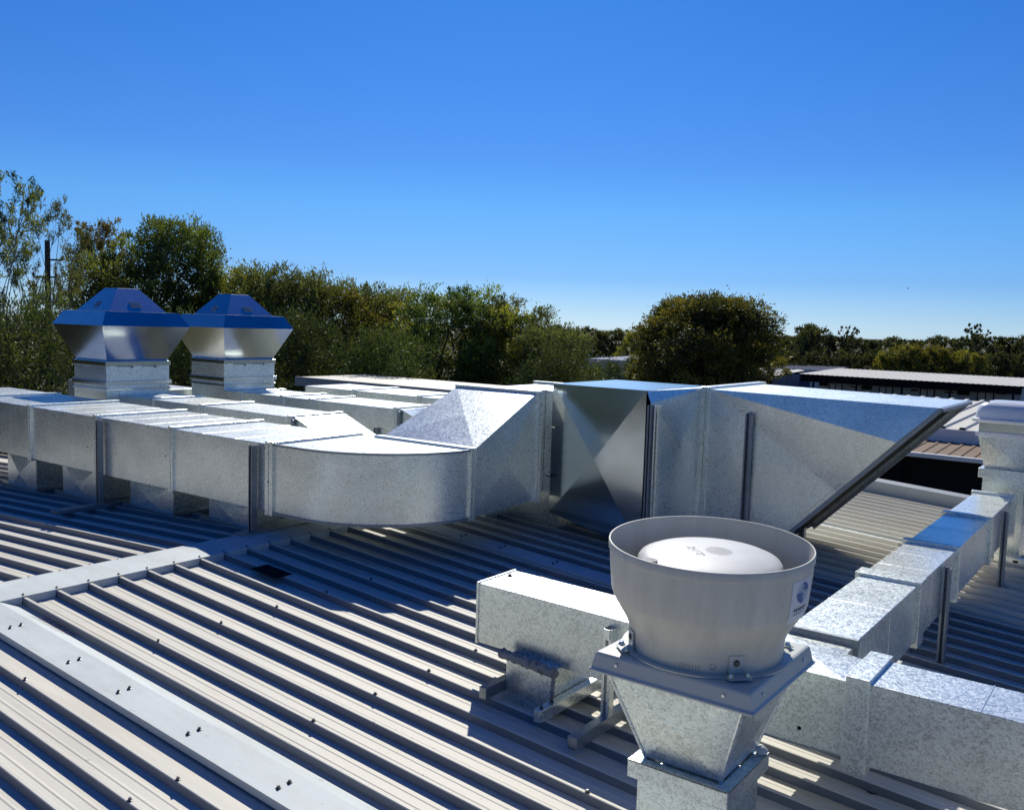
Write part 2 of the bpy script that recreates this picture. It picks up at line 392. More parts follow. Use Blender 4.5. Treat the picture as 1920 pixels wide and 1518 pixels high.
def rail(parent, axis, a0, a1, b, z, wd=.06, h=.05, mt='galv_dark', name='support_rail', zend=None):
    mb = MB(); zend = z if zend is None else zend
    if axis == 'x': rr = lambda a, zz: [(a, b-wd/2, zz), (a, b+wd/2, zz), (a, b+wd/2, zz+h), (a, b-wd/2, zz+h)]
    else: rr = lambda a, zz: [(b-wd/2, a, zz), (b+wd/2, a, zz), (b+wd/2, a, zz+h), (b-wd/2, a, zz+h)]
    mb.loft([rr(a0, z), rr(a1, zend)]); return finish(name, mb, M[mt], parent, .003)
def bolt(parent, p, r=.008, name='bolt'):
    mb = MB().lathe([(0, .012), (r, .012), (r, .004), (r*1.7, .003), (r*1.7, 0)], p, 6, smooth=False); return finish(name, mb, M['screw'], parent)

# ------------------------------------------------------------------ long duct, bend and rising transition
DZ = (-1.49, -.965); DY = (4.47, 5.385)
run = thing('air_duct', 'long galvanised duct along the ridge that bends and rises to the big box', 'duct', (-7.5, 4.9, -1.75))
for a0, a1 in ((-11.63, -10.43), (-10.43, -9.23), (-9.23, -8.0), (-8.0, -6.81), (-6.81, -5.54)): section(run, 'x', a0, a1, DY, DZ)
for a in (-10.43, -9.22, -7.99, -6.80): flange(run, 'x', a, DY, DZ)
flange(run, 'x', -5.52, DY, DZ, .085, .022)
mb = MB(); rings = []; cx, cy, Ro = -5.205, 5.385, .91
outer = [(-5.48, 4.47), (-5.36, 4.47), (-5.28, 4.473)] + [(cx+Ro*math.sin(t), cy-Ro*math.cos(t)) for t in np.linspace(0.0, math.pi/2, 40)]
inner = [(-5.48, 5.385)]*3 + [(-5.45+.16*math.sin(t), 5.45-.065*math.cos(t)) for t in np.linspace(0, math.pi/2, 40)]
rings = [[(xo, yo, DZ[0]), (xi, yi, DZ[0]), (xi, yi, DZ[1]), (xo, yo, DZ[1])] for (xo, yo), (xi, yi) in zip(outer, inner)]
vs = [p for r in rings for p in r]; n = len(rings)
mb.add(vs, [(i*4+3, i*4+0, i*4+4, i*4+7) for i in range(n-1)], True)
mb.add(vs, [(i*4+j, i*4+(j+1) % 4, (i+1)*4+(j+1) % 4, (i+1)*4+j) for i in range(n-1) for j in (0, 1, 2)])
mb.add(rings[0], [(3, 2, 1, 0)]); mb.add(rings[-1], [(0, 1, 2, 3)])
bend = finish('bend', mb, M['galv'], run)
# raised seams round the bend, top and bottom
for zz in (DZ[0], DZ[1]):
    mb = MB(); o2 = [(x, y) for x, y in outer]
    rg = []
    for i, (x, y) in enumerate(o2):
        a = o2[max(i-1, 0)]; b = o2[min(i+1, len(o2)-1)]; d = Vector((b[0]-a[0], b[1]-a[1])).normalized(); nx, ny = d.y, -d.x
        rg.append([(x-nx*.004, y-ny*.004, zz-.009), (x+nx*.009, y+ny*.009, zz-.009), (x+nx*.009, y+ny*.009, zz+.009), (x-nx*.004, y-ny*.004, zz+.009)])
    mb.loft(rg); finish('seam', mb, M['galv_dark'], run)
mb = MB(); mb.box(-4.98, -4.975, 4.50, 4.51, DZ[0]+.02, DZ[1]-.02)
flange(run, 'y', 5.395, (-5.29, -4.295), DZ, .07, .02)
A = [(-5.28, 5.42, -1.49), (-4.295, 5.42, -1.49), (-4.295, 5.42, -.965), (-5.28, 5.42, -.965)]
B = [(-5.155, 6.23, -1.47), (-4.295, 6.23, -1.47), (-4.295, 6.23, -.57), (-5.155, 6.23, -.57)]
mb = MB()
mid = (Vector(B[3])*.5 + Vector(A[2])*.5) + Vector((0, -.010, .018))
mb.add([A[3], A[2], B[2], B[3], mid], [(0, 1, 4), (1, 2, 4), (2, 3, 4), (3, 0, 4)])
mb.xquad(A[1], B[1], B[2], A[2], .016); mb.quad(A[0], A[3], B[3], B[0]); mb.quad(A[0], B[0], B[1], A[1]); mb.quad(*A); mb.quad(*B)
finish('transition', mb, M['galv_near'], run)
flange(run, 'y', 6.262, (-5.155, -4.295), (-1.47, -.57), .062, .022)
for x in (-5.675, -7.86): post(run, x, 4.447, ztop(x), -.985, .05, .045)
for x in (-5.675, -7.86): rail(run, 'y', 4.0 if x < -6 else 4.30, 5.6, x, ztop(x)+.002, .12, .035)
for x, z in ((-6.86, -1.2), (-5.52, -1.25), (-8.1, -1.25)): 
    mb = MB().lathe([(0, .006), (.006, .005), (.008, 0)], (0, 0, 0), 8); mb.v = [(x+a, 4.447-c, z+b) for a, b, c in mb.v]; finish('bolt', mb, M['screw'], run)
for xa, xb in ((-9.99, -9.38), (-8.85, -8.21), (-7.65, -6.98), (-6.47, -5.86)):
    mb = MB(); zt, zb = DZ[0]+.002, min(zpan(xa), zpan(xb))-.01; y0, y1 = 4.60, 5.25
    P = [(xa, y0, zb), (xb, y0, zb), (xb, y0, zt), (xa, y0, zt)]
    mb.xquad(*P, .03); mb.quad((xb, y0, zb), (xb, y1, zb), (xb, y1, zt), (xb, y0, zt)); mb.quad((xa, y0, zb), (xa, y1, zb), (xa, y1, zt), (xa, y0, zt)); mb.quad((xa, y1, zb), (xb, y1, zb), (xb, y1, zt), (xa, y1, zt))
    finish('roof_dropper', mb, M['galv'], run)
    mb = MB().box(xa-.06, xb+.06, y0-.05, y1+.05, zpan(xa)-.02, max(ztop(xa), ztop(xb))+.015); finish('dropper_skirt', mb, M['galv_dark'], run, .004)

# ------------------------------------------------------------------ big box (plenum) and discharge hood
box = thing('duct_plenum', 'tall galvanised box with an X creased front, between rising transition and angled hood', 'duct box', (-3.85, 7, -1.8))
bx0, bx1, by0, by1, bz0, bz1 = -4.275, -3.385, 6.45, 7.52, -1.785, -.49
bzl = -1.60
mb = MB()
mb.xquad((bx0, by0, bzl), (bx1, by0, bz0), (bx1, by0, bz1), (bx0, by0, bz1), .030)
mb.quad((bx0, by0, bz1), (bx1, by0, bz1), (bx1+.05, by1, bz1), (bx0, by1, bz1)); mb.quad((bx0, by0, bzl), (bx0, by1, bzl), (bx0, by1, bz1), (bx0, by0, bz1))
mb.quad((bx0, by1, bzl), (bx1, by1, bz0), (bx1+.05, by1, bz1), (bx0, by1, bz1)); mb.quad((bx0, by0, bzl), (bx1, by0, bz0), (bx1, by1, bz0), (bx0, by1, bzl))
finish('box_shell', mb, M['galv_new'], box)
# offset piece from the box corner to the hood flange
HX = -3.20; HY0, HY1 = 7.20, 8.42; HZ0, HZ1 = -1.76, -.487
c0t = (bx1+.002, by0+.002, bz1-.002); c0m = (bx1+.035, by0+.01, bz1-.098); c0b = (bx1+.002, by0+.002, bz0)
c1t = (HX-.02, HY0+.01, HZ1); c1b = (HX-.02, HY0+.01, HZ0)
mb = MB(); mb.add([c0t, c0m, c1t], [(0, 1, 2)])
k1 = tuple(np.array(c0m)*.45 + np.array(c1b)*.55 + np.array((.02, -.01, .30)))
mb.add([c0m, c0b, c1b, c1t, k1], [(0, 1, 4), (1, 2, 4), (2, 3, 4), (3, 0, 4)])
mb.quad(c0t, c1t, (HX-.02, HY1, HZ1), (bx1+.05, by1, bz1-.002)); mb.quad(c0b, c1b, (HX-.02, HY1, HZ0), (bx1, by1, bz0)); mb.quad((HX-.02, HY1, HZ0), (HX-.02, HY1, HZ1), (bx1+.05, by1, bz1-.002), (bx1, by1, bz0))
finish('offset_piece', mb, M['galv'], box)
mb = MB().box(-4.955, -4.45, 6.295, 7.19, -1.46, -.563).box(-4.449, bx0-.03, 6.60, 7.19, -1.46, -.565); finish('elbow', mb, M['galv'], box, .003)
finish('added_sun_blocker', MB().box(-5.95, -4.90, 6.36, 7.22, -1.80, -1.05).box(-4.899, -4.30, 6.64, 7.21, -1.84, -1.455), M['galv'], box, .003)  # unseen boxes added to keep sun off the roof below the elbow
mb = MB().box(-5.0, bx0-.004, 7.19, 7.235, -1.47, -.535); finish('flange', mb, M['galv'], box, .003)
post(box, -3.325, 6.44, zpan(-3.3), -.60, .042, .04); post(box, -3.270, 6.455, zpan(-3.27), -.605, .042, .04, mt='galv')
rail(box, 'y', 6.2, 8.0, -3.29, ztop(-3.29)+.002, .1, .03)
for z in (-.86, -1.28):
    mb = MB().tube([(-4.30, 6.415, z), (-4.22, 6.415, z)], [.006, .006], 6); finish('tie_bolt', mb, M['screw'], box)

hood = thing('discharge_hood', 'galvanised exhaust hood cut at forty five degrees, dark mesh under its open end', 'exhaust hood', (-2.6, 7.7, -1.9))
hy0, hy1 = 7.16, 8.38
TL = (HX+.03, hy0, -.492); BL = (HX+.03, hy0, HZ0); TR = (-1.375, hy0, -.510); BR = (-2.595, hy0, HZ0)
lerp = lambda a, b, t: tuple(np.array(a)*(1-t)+np.array(b)*t)
P1 = lerp(TR, BR, .22); P1 = (P1[0], P1[1]-.042, P1[2]); P2 = lerp(TR, BR, .57); P2 = (P2[0], P2[1]+.016, P2[2])
mb = MB(); mb.add([TL, TR, P1, P2, BR, BL], [(0, 2, 1), (0, 3, 2), (0, 5, 4, 3)])
bk = lambda p: (p[0], hy1 if p[0] < -2.4 else hy1-.09, p[2])
mb.quad(TL, TR, bk(TR), bk(TL)); mb.quad(BL, BR, bk(BR), bk(BL)); mb.quad(bk(TL), bk(TR), bk(BR), bk(BL))
finish('hood_body', mb, M['galv'], hood)
i3 = lambda p, d: (p[0]-d*.9, p[1], p[2])
mb = MB(); mb.quad(i3((TR[0], hy0+.004, TR[2]-.003), .045), i3((BR[0], hy0+.004, BR[2]+.003), .045), i3((BR[0], hy1-.095, BR[2]+.003), .045), i3((TR[0], hy1-.095, TR[2]-.003), .045))
finish('bird_mesh', mb, M['mesh'], hood)
# folded lip around the open end
mb = MB(); dv = Vector((BR[0]-TR[0], 0, BR[2]-TR[2])).normalized(); nv = Vector((-dv.z, 0, dv.x))*-1
for y in (hy0-.008, hy1-.10):
    a = Vector((TR[0], y, TR[2])); b = Vector((BR[0], y, BR[2])); o = Vector((.022, 0, -.022))
    mb.loft([[a, a+Vector((0, .012, 0)), a+o+Vector((0, .012, 0)), a+o], [b, b+Vector((0, .012, 0)), b+o+Vector((0, .012, 0)), b+o]])
a = Vector((TR[0], hy0, TR[2])); b = Vector((TR[0], hy1-.09, TR[2])); mb.loft([[a, a+Vector((.03, 0, -.006)), a+Vector((.03, 0, -.03))], [b, b+Vector((.03, 0, -.006)), b+Vector((.03, 0, -.03))]])
finish('folded_lip', mb, M['galv_dark'], hood)
flange(hood, 'x', HX+.005, (HY0-.03, HY1), (HZ0, HZ1-.005), .075, .02)
post(hood, -2.79, 7.145, zpan(-2.79), -.665, .052, .05); rail(hood, 'y', 6.85, 8.5, -2.79, ztop(-2.79)+.002, .1, .03)
post(hood, -2.50, 7.75, zpan(-2.5), -1.66, .05, .05)

# ------------------------------------------------------------------ cowls and the ducts behind
def cowl(cy, label):
    cx = -10.31
    t = thing('exhaust_cowl', label, 'exhaust cowl', (cx, cy, -1.9), 'upblast exhaust cowls')
    sq = lambda hx, hy, z: [(cx-hx, cy-hy, z), (cx+hx, cy-hy, z), (cx+hx, cy+hy, z), (cx-hx, cy+hy, z)]
    finish('riser', MB().loft([sq(.355, .405, -1.95), sq(.355, .405, -.57)]), M['galv'], t, .004)
    for z, o, h in ((-.60, .012, .05), (-.825, .022, .05), (-.90, .012, .025)):
        finish('flange', MB().loft([sq(.355+o, .405+o, z-h/2), sq(.355+o, .405+o, z+h/2)]), M['galv_new'], t, .003)
    finish('flared_skirt', MB().loft([sq(.335, .385, -.572), sq(.55, .56, -.157)], True, False), M['galv_new'], t)
    finish('rim_band', MB().loft([sq(.552, .562, -.157), sq(.462, .470, .006), sq(.40, .40, .010)], False, True), M['galv_new'], t)
    finish('pyramid_cap', MB().loft([sq(.355, .365, .012), sq(.135, .14, .283)]), M['galv_new'], t, .002)
    for k in range(4):
        z = .06+.018*k; f = (z-.012)/.271; hy = .365+(.14-.365)*f; hx = .355+(.135-.355)*f
        finish('louvre_slot', MB().box(cx-.05, cx+.05, cy-hy-.006, cy-hy+.01, z, z+.007), M['galv_dark'], t)
        finish('louvre_slot', MB().box(cx+hx-.01, cx+hx+.006, cy-.07, cy+.07, z, z+.007), M['galv_dark'], t)
    for y in (-.18, .12):
        finish('toggle_latch', MB().box(cx+.366, cx+.374, cy+y-.09, cy+y+.09, -.634, -.627), M['galv_dark'], t)
        b = MB().lathe([(0, .008), (.012, .006), (.014, 0)], (0, 0, 0), 8); b.v = [(cx+.367+c, cy+y+.09+a, -.636+d) for a, d, c in b.v]; finish('bolt', b, M['screw'], t)
    return t
cowl(6.10, 'left one of two flared steel exhaust cowls, over the middle duct row')
cowl(7.71, 'right one of two flared steel exhaust cowls, nearer the long grey parapet')
def rear_duct(label, y, x0, x1, fl, chute, z=(-1.5, -.965)):
    t = thing('air_duct', label, 'duct', ((x0+x1)/2, sum(y)/2, -1.85))
    fl = sorted(fl); ed = [x0]+fl+[x1]
    for a, b in zip(ed[:-1], ed[1:]):
        if b-a > .05: section(t, 'x', a, b, y, z, 0, 'galv')
    for f in fl: flange(t, 'x', f, y, z, .06, .018)
    if chute:
        xa = x1+.001; L = .70; D = .27
        A = rect_ring('x', xa, *y, *z); 
        B = [(xa+.08, y[0], zpan(xa+.1)-.01), (xa+.08, y[1], zpan(xa+.1)-.01), (xa+L, y[1], z[1]-D), (xa+L, y[0], z[1]-D)]
        C = [(xa+.08, y[0], zpan(xa+.1)-.02), (xa+.08, y[1], zpan(xa+.1)-.02), (xa+L, y[1], zpan(xa+L)-.02), (xa+L, y[0], zpan(xa+L)-.02)]
        finish('elbow_chute', MB().loft([A, B, C]), M['galv_new'], t)
        rail(t, 'x', x1-.03, x1, y[0]-.02, z[0]-.2, .03, z[1]-z[0]+.18)
    for x in (x0+1.2, x1-.35): post(t, x, y[0]-.012, zpan(x), z[0]+.3, .045, .04)
    return t
rear_duct('middle duct row ending in a white sloping chute just behind the long duct', (5.85, 6.50), -10.0, -6.86, [-9.28, -8.36, -6.93], True)
rear_duct('duct row from the right cowl, its sloping end half hidden by the rising transition', (7.30, 7.98), -10.0, -6.82, [-9.6, -8.80, -8.28, -6.90], True)
rear_duct('rearmost duct row, closest to the grey parapet of the walkway roof', (8.74, 9.58), -10.04, -6.3, [-9.05, -7.86, -6.66], False)
rear_duct('low stretch of duct behind the left cowl, reaching the left frame edge', (6.9, 7.5), -13.1, -10.75, [-11.9], False, (-1.55, -1.0))

# ------------------------------------------------------------------ small near duct, left of the fan
sd_ = thing('air_duct', 'short closed galvanised duct left of the fan, with smeared grey sealant below it', 'duct', (-2.2, 3.9, -1.9))
SY = (3.73, 4.06)
mb = MB().loft([[(-2.9, SY[0], -1.690), (-2.9, SY[1], -1.690), (-2.9, SY[1], -1.370), (-2.9, SY[0], -1.370)], [(-1.415, SY[0], -1.715), (-1.415, SY[1], -1.715), (-1.415, SY[1], -1.395), (-1.415, SY[0], -1.395)]])
finish('duct_section', mb, M['galv_near'], sd_, .003)
mb = MB().loft([rect_ring('x', -2.912, *SY, -1.690, -1.370, .006), rect_ring('x', -2.897, *SY, -1.690, -1.370, .006)]); finish('end_cap', mb, M['galv_near'], sd_, .002)
mb = MB().loft([[(-2.655, 3.665, -1.93), (-2.375, 3.665, -1.95), (-2.375, 4.02, -1.95), (-2.655, 4.02, -1.93)], [(-2.66, 3.665, -1.685), (-2.37, 3.665, -1.695), (-2.37, 4.02, -1.695), (-2.66, 4.02, -1.685)]])
finish('roof_collar', mb, M['galv_near'], sd_, .003)
mb = MB(); N = 46
def goop(path, r0, r1, name='sealant_bead'):
    pts = []; rad = []
    for i in range(N):
        f = i/(N-1)*(len(path)-1); k = min(int(f), len(path)-2); p = Vector(path[k]).lerp(Vector(path[k+1]), f-k)
        pts.append(p+Vector((0, random.uniform(-.004, .004), random.uniform(-.005, .005)))); rad.append(random.uniform(r0, r1))
    return MB().tube(pts, rad, 9)
finish('sealant_bead', goop([(-2.695, 3.665, -1.680), (-2.52, 3.660, -1.690), (-2.35, 3.658, -1.705)], .020, .030), M['sealant'], sd_)
finish('sealant_bead', goop([(-2.365, 3.661, -1.70), (-2.370, 3.660, -1.80), (-2.372, 3.661, -1.90)], .007, .013), M['sealant'], sd_)
post(sd_, -2.085, 3.727, ztop(-2.085), -1.425, .045, .04, mt='galv')
mb = MB().box(-2.10, -2.07, 3.676, 3.682, -1.475, -1.425); finish('bracket', mb, M['galv'], sd_)
for x, ya, yb, mt in ((-2.68, 3.50, 4.2, 'galv_dark'), (-2.345, 3.50, 4.2, 'galv'), (-2.085, 3.40, 4.3, 'galv_dark')):
    rail(sd_, 'y', ya, yb, x, ztop(x)+.003, .045 if x != -2.085 else .05, .06, mt)
for p in ((-2.345, 3.53, ztop(-2.345)+.063), (-2.345, 3.62, ztop(-2.345)+.063)): bolt(sd_, p, .007)
bolt(sd_, (-2.86, 3.95, -1.370), .010, 'rivet')

# ------------------------------------------------------------------ right hand tee and near duct
rd = thing('air_duct', 'heavily spangled duct at the lower right corner, joined to a tee by a wide collar', 'duct', (-.4, 3.9, -2))
section(rd, 'x', -.90, .78, (3.73, 4.055), (-1.735, -1.393), 0, 'galv_near', (-1.745, -1.400))
section(rd, 'x', .78, 1.9, (3.73, 4.055), (-1.745, -1.400), 0, 'galv_near')
mb = MB().box(-.990, -.894, 3.712, 4.085, -1.775, -1.375); finish('collar', mb, M['galv_near'], rd, .003)
mb = MB().box(-.50, -.497, 3.7285, 4.0565, -1.738, -1.392); finish('seam', mb, M['galv_near'], rd)
T0 = [(-1.41, 3.73), (-.992, 3.73), (-.992, 4.03), (-1.085, 4.06), (-1.085, 4.17), (-1.41, 4.17)]
mb = MB(); zt, zb = -1.405, -1.728
n = len(T0); mb.loft([[(x, y, zb) for x, y in T0], [(x, y, zt) for x, y in T0]], True, False)
cpt = (-1.12, 3.76, zt+.003)
mb.add([(x, y, zt) for x, y in T0]+[(-1.24, 3.95, zt+.012)], [(0, 1, 6), (1, 2, 6), (2, 3, 6), (3, 4, 6), (4, 5, 6), (5, 0, 6)])
finish('tee', mb, M['galv_near'], rd)
finish('tee_seam', MB().box(-1.40, -.993, 3.724, 3.729, -1.728, -1.722), M['galv_dark'], rd)
b = MB().lathe([(0, .003), (.008, .002), (.009, 0)], (0, 0, 0), 10); b.v = [(-1.17+a, 3.7295-c, -1.655+d) for a, d, c in b.v]; finish('test_hole', b, M['black'], rd)

bd = thing('air_duct', 'narrow galvanised duct stepping away along the right to the white topped vent', 'duct', (-1.22, 6.6, -2))
BX = (-1.385, -1.072); BZ = (-1.705, -1.375)
for a, b, k in ((4.172, 5.36, 1), (5.36, 6.47, 2), (6.47, 7.74, 1), (7.74, 8.95, 0)): section(bd, 'y', a, b, BX, BZ, k, 'galv_near' if a < 5 else 'galv')
mb = MB().loft([rect_ring('y', 5.33, *BX, *BZ, .022), rect_ring('y', 5.47, *BX, *BZ, .022)]); finish('collar', mb, M['galv_near'], bd, .003)
for a in (6.47, 7.74, 8.98): flange(bd, 'y', a, BX, BZ, .06, .022)
mb = MB().loft([rect_ring('y', 4.165, *BX, *BZ, .004), rect_ring('y', 4.19, *BX, *BZ, .004)]); finish('collar', mb, M['galv_dark'], bd)
for y in (6.02, 8.35): post(bd, BX[1]+.03, y, zpan(-1.05), -1.40, .045, .045, mt='galv_dark')
post(bd, BX[0]-.03, 6.55, zpan(-1.4), -1.42, .045, .045)

# ------------------------------------------------------------------ white topped roof vent at the right edge
vt = thing('roof_vent', 'roof vent with rounded white hood on a tapered galvanised neck, cut by the right edge', 'roof vent', (-1.22, 9.3, -2))
vx, vy = -1.2, 9.42
sq = lambda h, z, k=1: [(vx-h, vy-h, z), (vx+h, vy-h, z), (vx+h, vy+h, z), (vx-h, vy+h, z)]
finish('riser', MB().loft([sq(.17, -1.99), sq(.17, -1.24)]), M['galv'], vt, .003)
finish('flange', MB().loft([sq(.205, -1.262), sq(.205, -1.175)]), M['galv'], vt, .004)
S = sq(.165, -1.173); T = sq(.225, -.878)
mb = MB()
for i in range(4):
    j = (i+1) % 4; mb.xquad(S[i], S[j], T[j], T[i], .012)
finish('tapered_neck', mb, M['galv'], vt)
finish('base_plate', MB().loft([sq(.245, -.877), sq(.245, -.838)]), M['vent_white'], vt, .005)
finish('throat', MB().loft([sq(.225, -.838), sq(.225, -.735)]), M['galv_new'], vt, .003)
mb = MB(); rings = []
for h, z in ((.275, -.752), (.288, -.738), (.288, -.722), (.262, -.712), (.258, -.66), (.245, -.612), (.21, -.578), (.15, -.562), (.06, -.558)):
    rr = []; r = min(.07, h*.5)
    for cxs, cys, a0 in ((1, 1, 0), (-1, 1, 90), (-1, -1, 180), (1, -1, 270)):
        for k in range(6): a = R(a0+k*18); rr.append((vx+cxs*(h-r)+r*math.cos(a), vy+cys*(h-r)+r*math.sin(a), z))
    rings.append(rr)
mb.loft(rings, True, True, True); finish('vent_hood', mb, M['vent_white'], vt)
for dx in (-.17, .17): bolt(vt, (vx+dx, vy-.15, -.575), .012)
post(vt, -.94, 9.28, zpan(-.95), -1.36, .05, .05)
for x0_, x1_, y in ((-1.25, -.45, 9.10), (-1.0, -.3, 9.55)):
    pass
pr = thing('slotted_rail', 'short slotted steel rail lying on the roof below the white topped vent', 'rail', (-.9, 9.1, -1.97))
rail(pr, 'x', -1.2, -.4, 9.08, ztop(-1.2)+.004, .05, .06, 'galv', 'rail_body', ztop(-.4)+.004)
for k in range(7):
    x = -1.15+.1*k; finish('slot', MB().box(x, x+.04, 9.052, 9.0548, ztop(x)+.022, ztop(x)+.042), M['black'], pr)
rl = thing('slotted_rail', 'flat galvanised strip lying between the roof ribs to the right of the hood', 'rail', (-2.4, 9.1, -1.9))
mb = MB(); mb.loft([[(-3.3, 8.98, zpan(-3.3)+.010), (-3.3, 9.12, zpan(-3.3)+.010), (-3.3, 9.12, zpan(-3.3)+.016), (-3.3, 8.98, zpan(-3.3)+.016)], [(-1.55, 8.98, zpan(-1.55)+.010), (-1.55, 9.12, zpan(-1.55)+.010), (-1.55, 9.12, zpan(-1.55)+.016), (-1.55, 8.98, zpan(-1.55)+.016)]])
finish('strip', mb, M['galv_near'], rl)

# ------------------------------------------------------------------ roof fan in the foreground
k = 1.15; fc = (-1.132*k-.008, 2.638*k)
fan = thing('roof_fan', 'grey plastic bowl shaped roof fan on a square plate and galvanised cone', 'roof fan', (fc[0], fc[1], -1.98))
tl = math.tan(R(2.8)); tilt = (.39*tl, -.92*tl)
zr = -.757
rimz = zr
prof_out = [(.273, -.385), (.274, -.36), (.277, -.317), (.283, -.295), (.295, -.270), (.325, -.221), (.340, -.196), (.347, -.175), (.353, -.12), (.357, -.075), (.359, -.032), (.363, -.030), (.364, -.004), (.362, 0)]
prof_in = [(.358, 0), (.357, -.03), (.352, -.075), (.346, -.13), (.336, -.19), (.31, -.235), (.285, -.28), (.268, -.33), (.266, -.37), (0.001, -.372)]
mb = MB().lathe(prof_out+prof_in, (fc[0], fc[1], rimz), 112, tilt); bowl = finish('fan_bowl', mb, M['fan'], fan)
mb = MB().lathe([(0, -.028), (.06, -.0285), (.12, -.031), (.18, -.037), (.225, -.047), (.248, -.057), (.256, -.068), (.257, -.085), (.25, -.09), (.20, -.1), (.2, -.30)], (fc[0], fc[1], rimz), 96, tilt)
dome = finish('motor_dome', mb, M['dome'], fan)
def dome_pt(px, py, dz=.0):
    r = ray(px, py); z0 = rimz-.033+dz
    for _ in range(6):
        p = r*(z0/r.z); x, y = p.x-fc[0], p.y-fc[1]; rr = math.hypot(x, y)
        z0 = rimz + np.interp(rr, [0, .06, .12, .18, .225, .248], [-.028, -.0285, -.031, -.037, -.047, -.057]) - (x*tilt[0]+y*tilt[1]) + dz
    return r*(z0/r.z)
def dome_strokes(strokes, wd):
    mb = MB()
    for st in strokes:
        P = [dome_pt(*q, .0012) for q in st]
        for a, b in zip(P[:-1], P[1:]):
            d = (b-a); n = Vector((-d.y, d.x, 0)).normalized()*wd/2; mb.quad(a-n, b-n, b+n, a+n)
    return mb
zx = lambda x, y: (1260+x/13.71, 1000+y/13.71)
st = [[(380,330),(480,335)],[(400,345),(440,380),(485,375)],[(510,390),(600,375),(510,345),(590,330)],[(510,430),(600,420)],[(620,490),(690,480)],[(610,425),(690,430),(700,440)],[(620,525),(720,520),(760,500)],[(740,460),(840,540),(780,540)]]
finish('moulded_lettering', dome_strokes([[zx(*q) for q in s] for s in st], .0035), M['mould'], dome)
gr = []
for i in range(11):
    f = -1+2*(i+.5)/11; hw = math.sqrt(1-f*f)*330; gr.append([zx(1210-hw+ f*120, 430+f*108), zx(1210+hw+f*120, 440+f*108)])
finish('moulded_grille', dome_strokes(gr, .0028), painted('moulded_grille_grey', (.58, .58, .58), .5, .03), dome)
# dark notch in the dome and one at the near rim
mb = MB(); cpt = dome_pt(1218, 1049, .002)
mb.add([cpt+Vector((math.cos(a)*.028, math.sin(a)*.028, 0)) for a in np.linspace(0, 2*math.pi, 20, endpoint=False)], [tuple(range(20))]); finish('lifting_hole', mb, M['sealant'], dome)
# moulded marks on the bowl foot
def bowl_pt(ang, dz, off=.0012):
    r = np.interp(dz, [p[1] for p in prof_out[:11]], [p[0] for p in prof_out[:11]])+off
    x, y = r*math.cos(ang), r*math.sin(ang); return Vector((fc[0]+x, fc[1]+y, rimz+dz-(x*tilt[0]+y*tilt[1])))
def bowl_patch(mb, a0, a1, z0, z1, off=.0012, n=6, nz=4):
    g = [[bowl_pt(a0+(a1-a0)*i/n, z0+(z1-z0)*j/nz, off) for i in range(n+1)] for j in range(nz+1)]
    for j in range(nz):
        for i in range(n): mb.quad(g[j][i], g[j][i+1], g[j+1][i+1], g[j+1][i])
    return mb
a0, a1 = R(-17), R(5)
stk = finish('maker_label', bowl_patch(MB(), a0, a1, -.200, -.052, .0010, 10, 10), M['white'], bowl)
mb = MB()
for i in range(9):
    f = (i+.5)/9*2-1; hw = math.sqrt(max(0, 1-f*f))*R(7); zc_ = -.099+f*.037; ca = R(-5.5)-f*R(1)
    sp_ = (0.15 if i % 2 else -.12)*hw
    if i > 4: bowl_patch(mb, ca+sp_, ca+hw, zc_-.0028, zc_+.0028, .0022, 4, 1)
    else: bowl_patch(mb, ca-hw, ca+sp_, zc_-.0028, zc_+.0028, .0022, 4, 1)
    bowl_patch(mb, ca-hw, ca+hw, zc_-.0009, zc_+.0009, .0018, 4, 1)
finish('label_logo', mb, M['blue_ink'], stk)
mb = MB()
for i in range(7): a = R(-13)+R(2.1)*i; bowl_patch(mb, a, a+R(1.3), -.158-.004*(i % 2), -.148, .002, 1, 1)
bowl_patch(mb, R(-13), R(0), -.170, -.168, .002, 4, 1)
finish('label_text', mb, M['print_grey'], stk)
va = math.atan2(-fc[1], -fc[0])
mb = MB()
for i in range(7): a = va-R(17)+R(2.2)*i; bowl_patch(mb, a, a+R(.5), -.362, -.348, .0012, 1, 1); bowl_patch(mb, a, a+R(1.5), -.356 if i % 2 else -.350, -.3535 if i % 2 else -.348, .0012, 1, 1)
finish('moulded_lettering', mb, painted('moulded_beige', (.30, .29, .275), .45, .03), bowl)
mb = MB()
for i in range(14):
    t0, t1 = 2*math.pi*i/14, 2*math.pi*(i+1)/14; q = lambda t, r: bowl_pt(va+R(6)+r*math.cos(t)/.275, -.346+r*math.sin(t), .0012)
    mb.quad(q(t0, .0115), q(t1, .0115), q(t1, .0095), q(t0, .0095))
    if i < 5: mb.quad(q(t0+3.6, .008), q(t1+3.6, .008), q(t1+3.6, .005), q(t0+3.6, .005))
finish('moulded_emblem', mb, M['mould'], bowl)
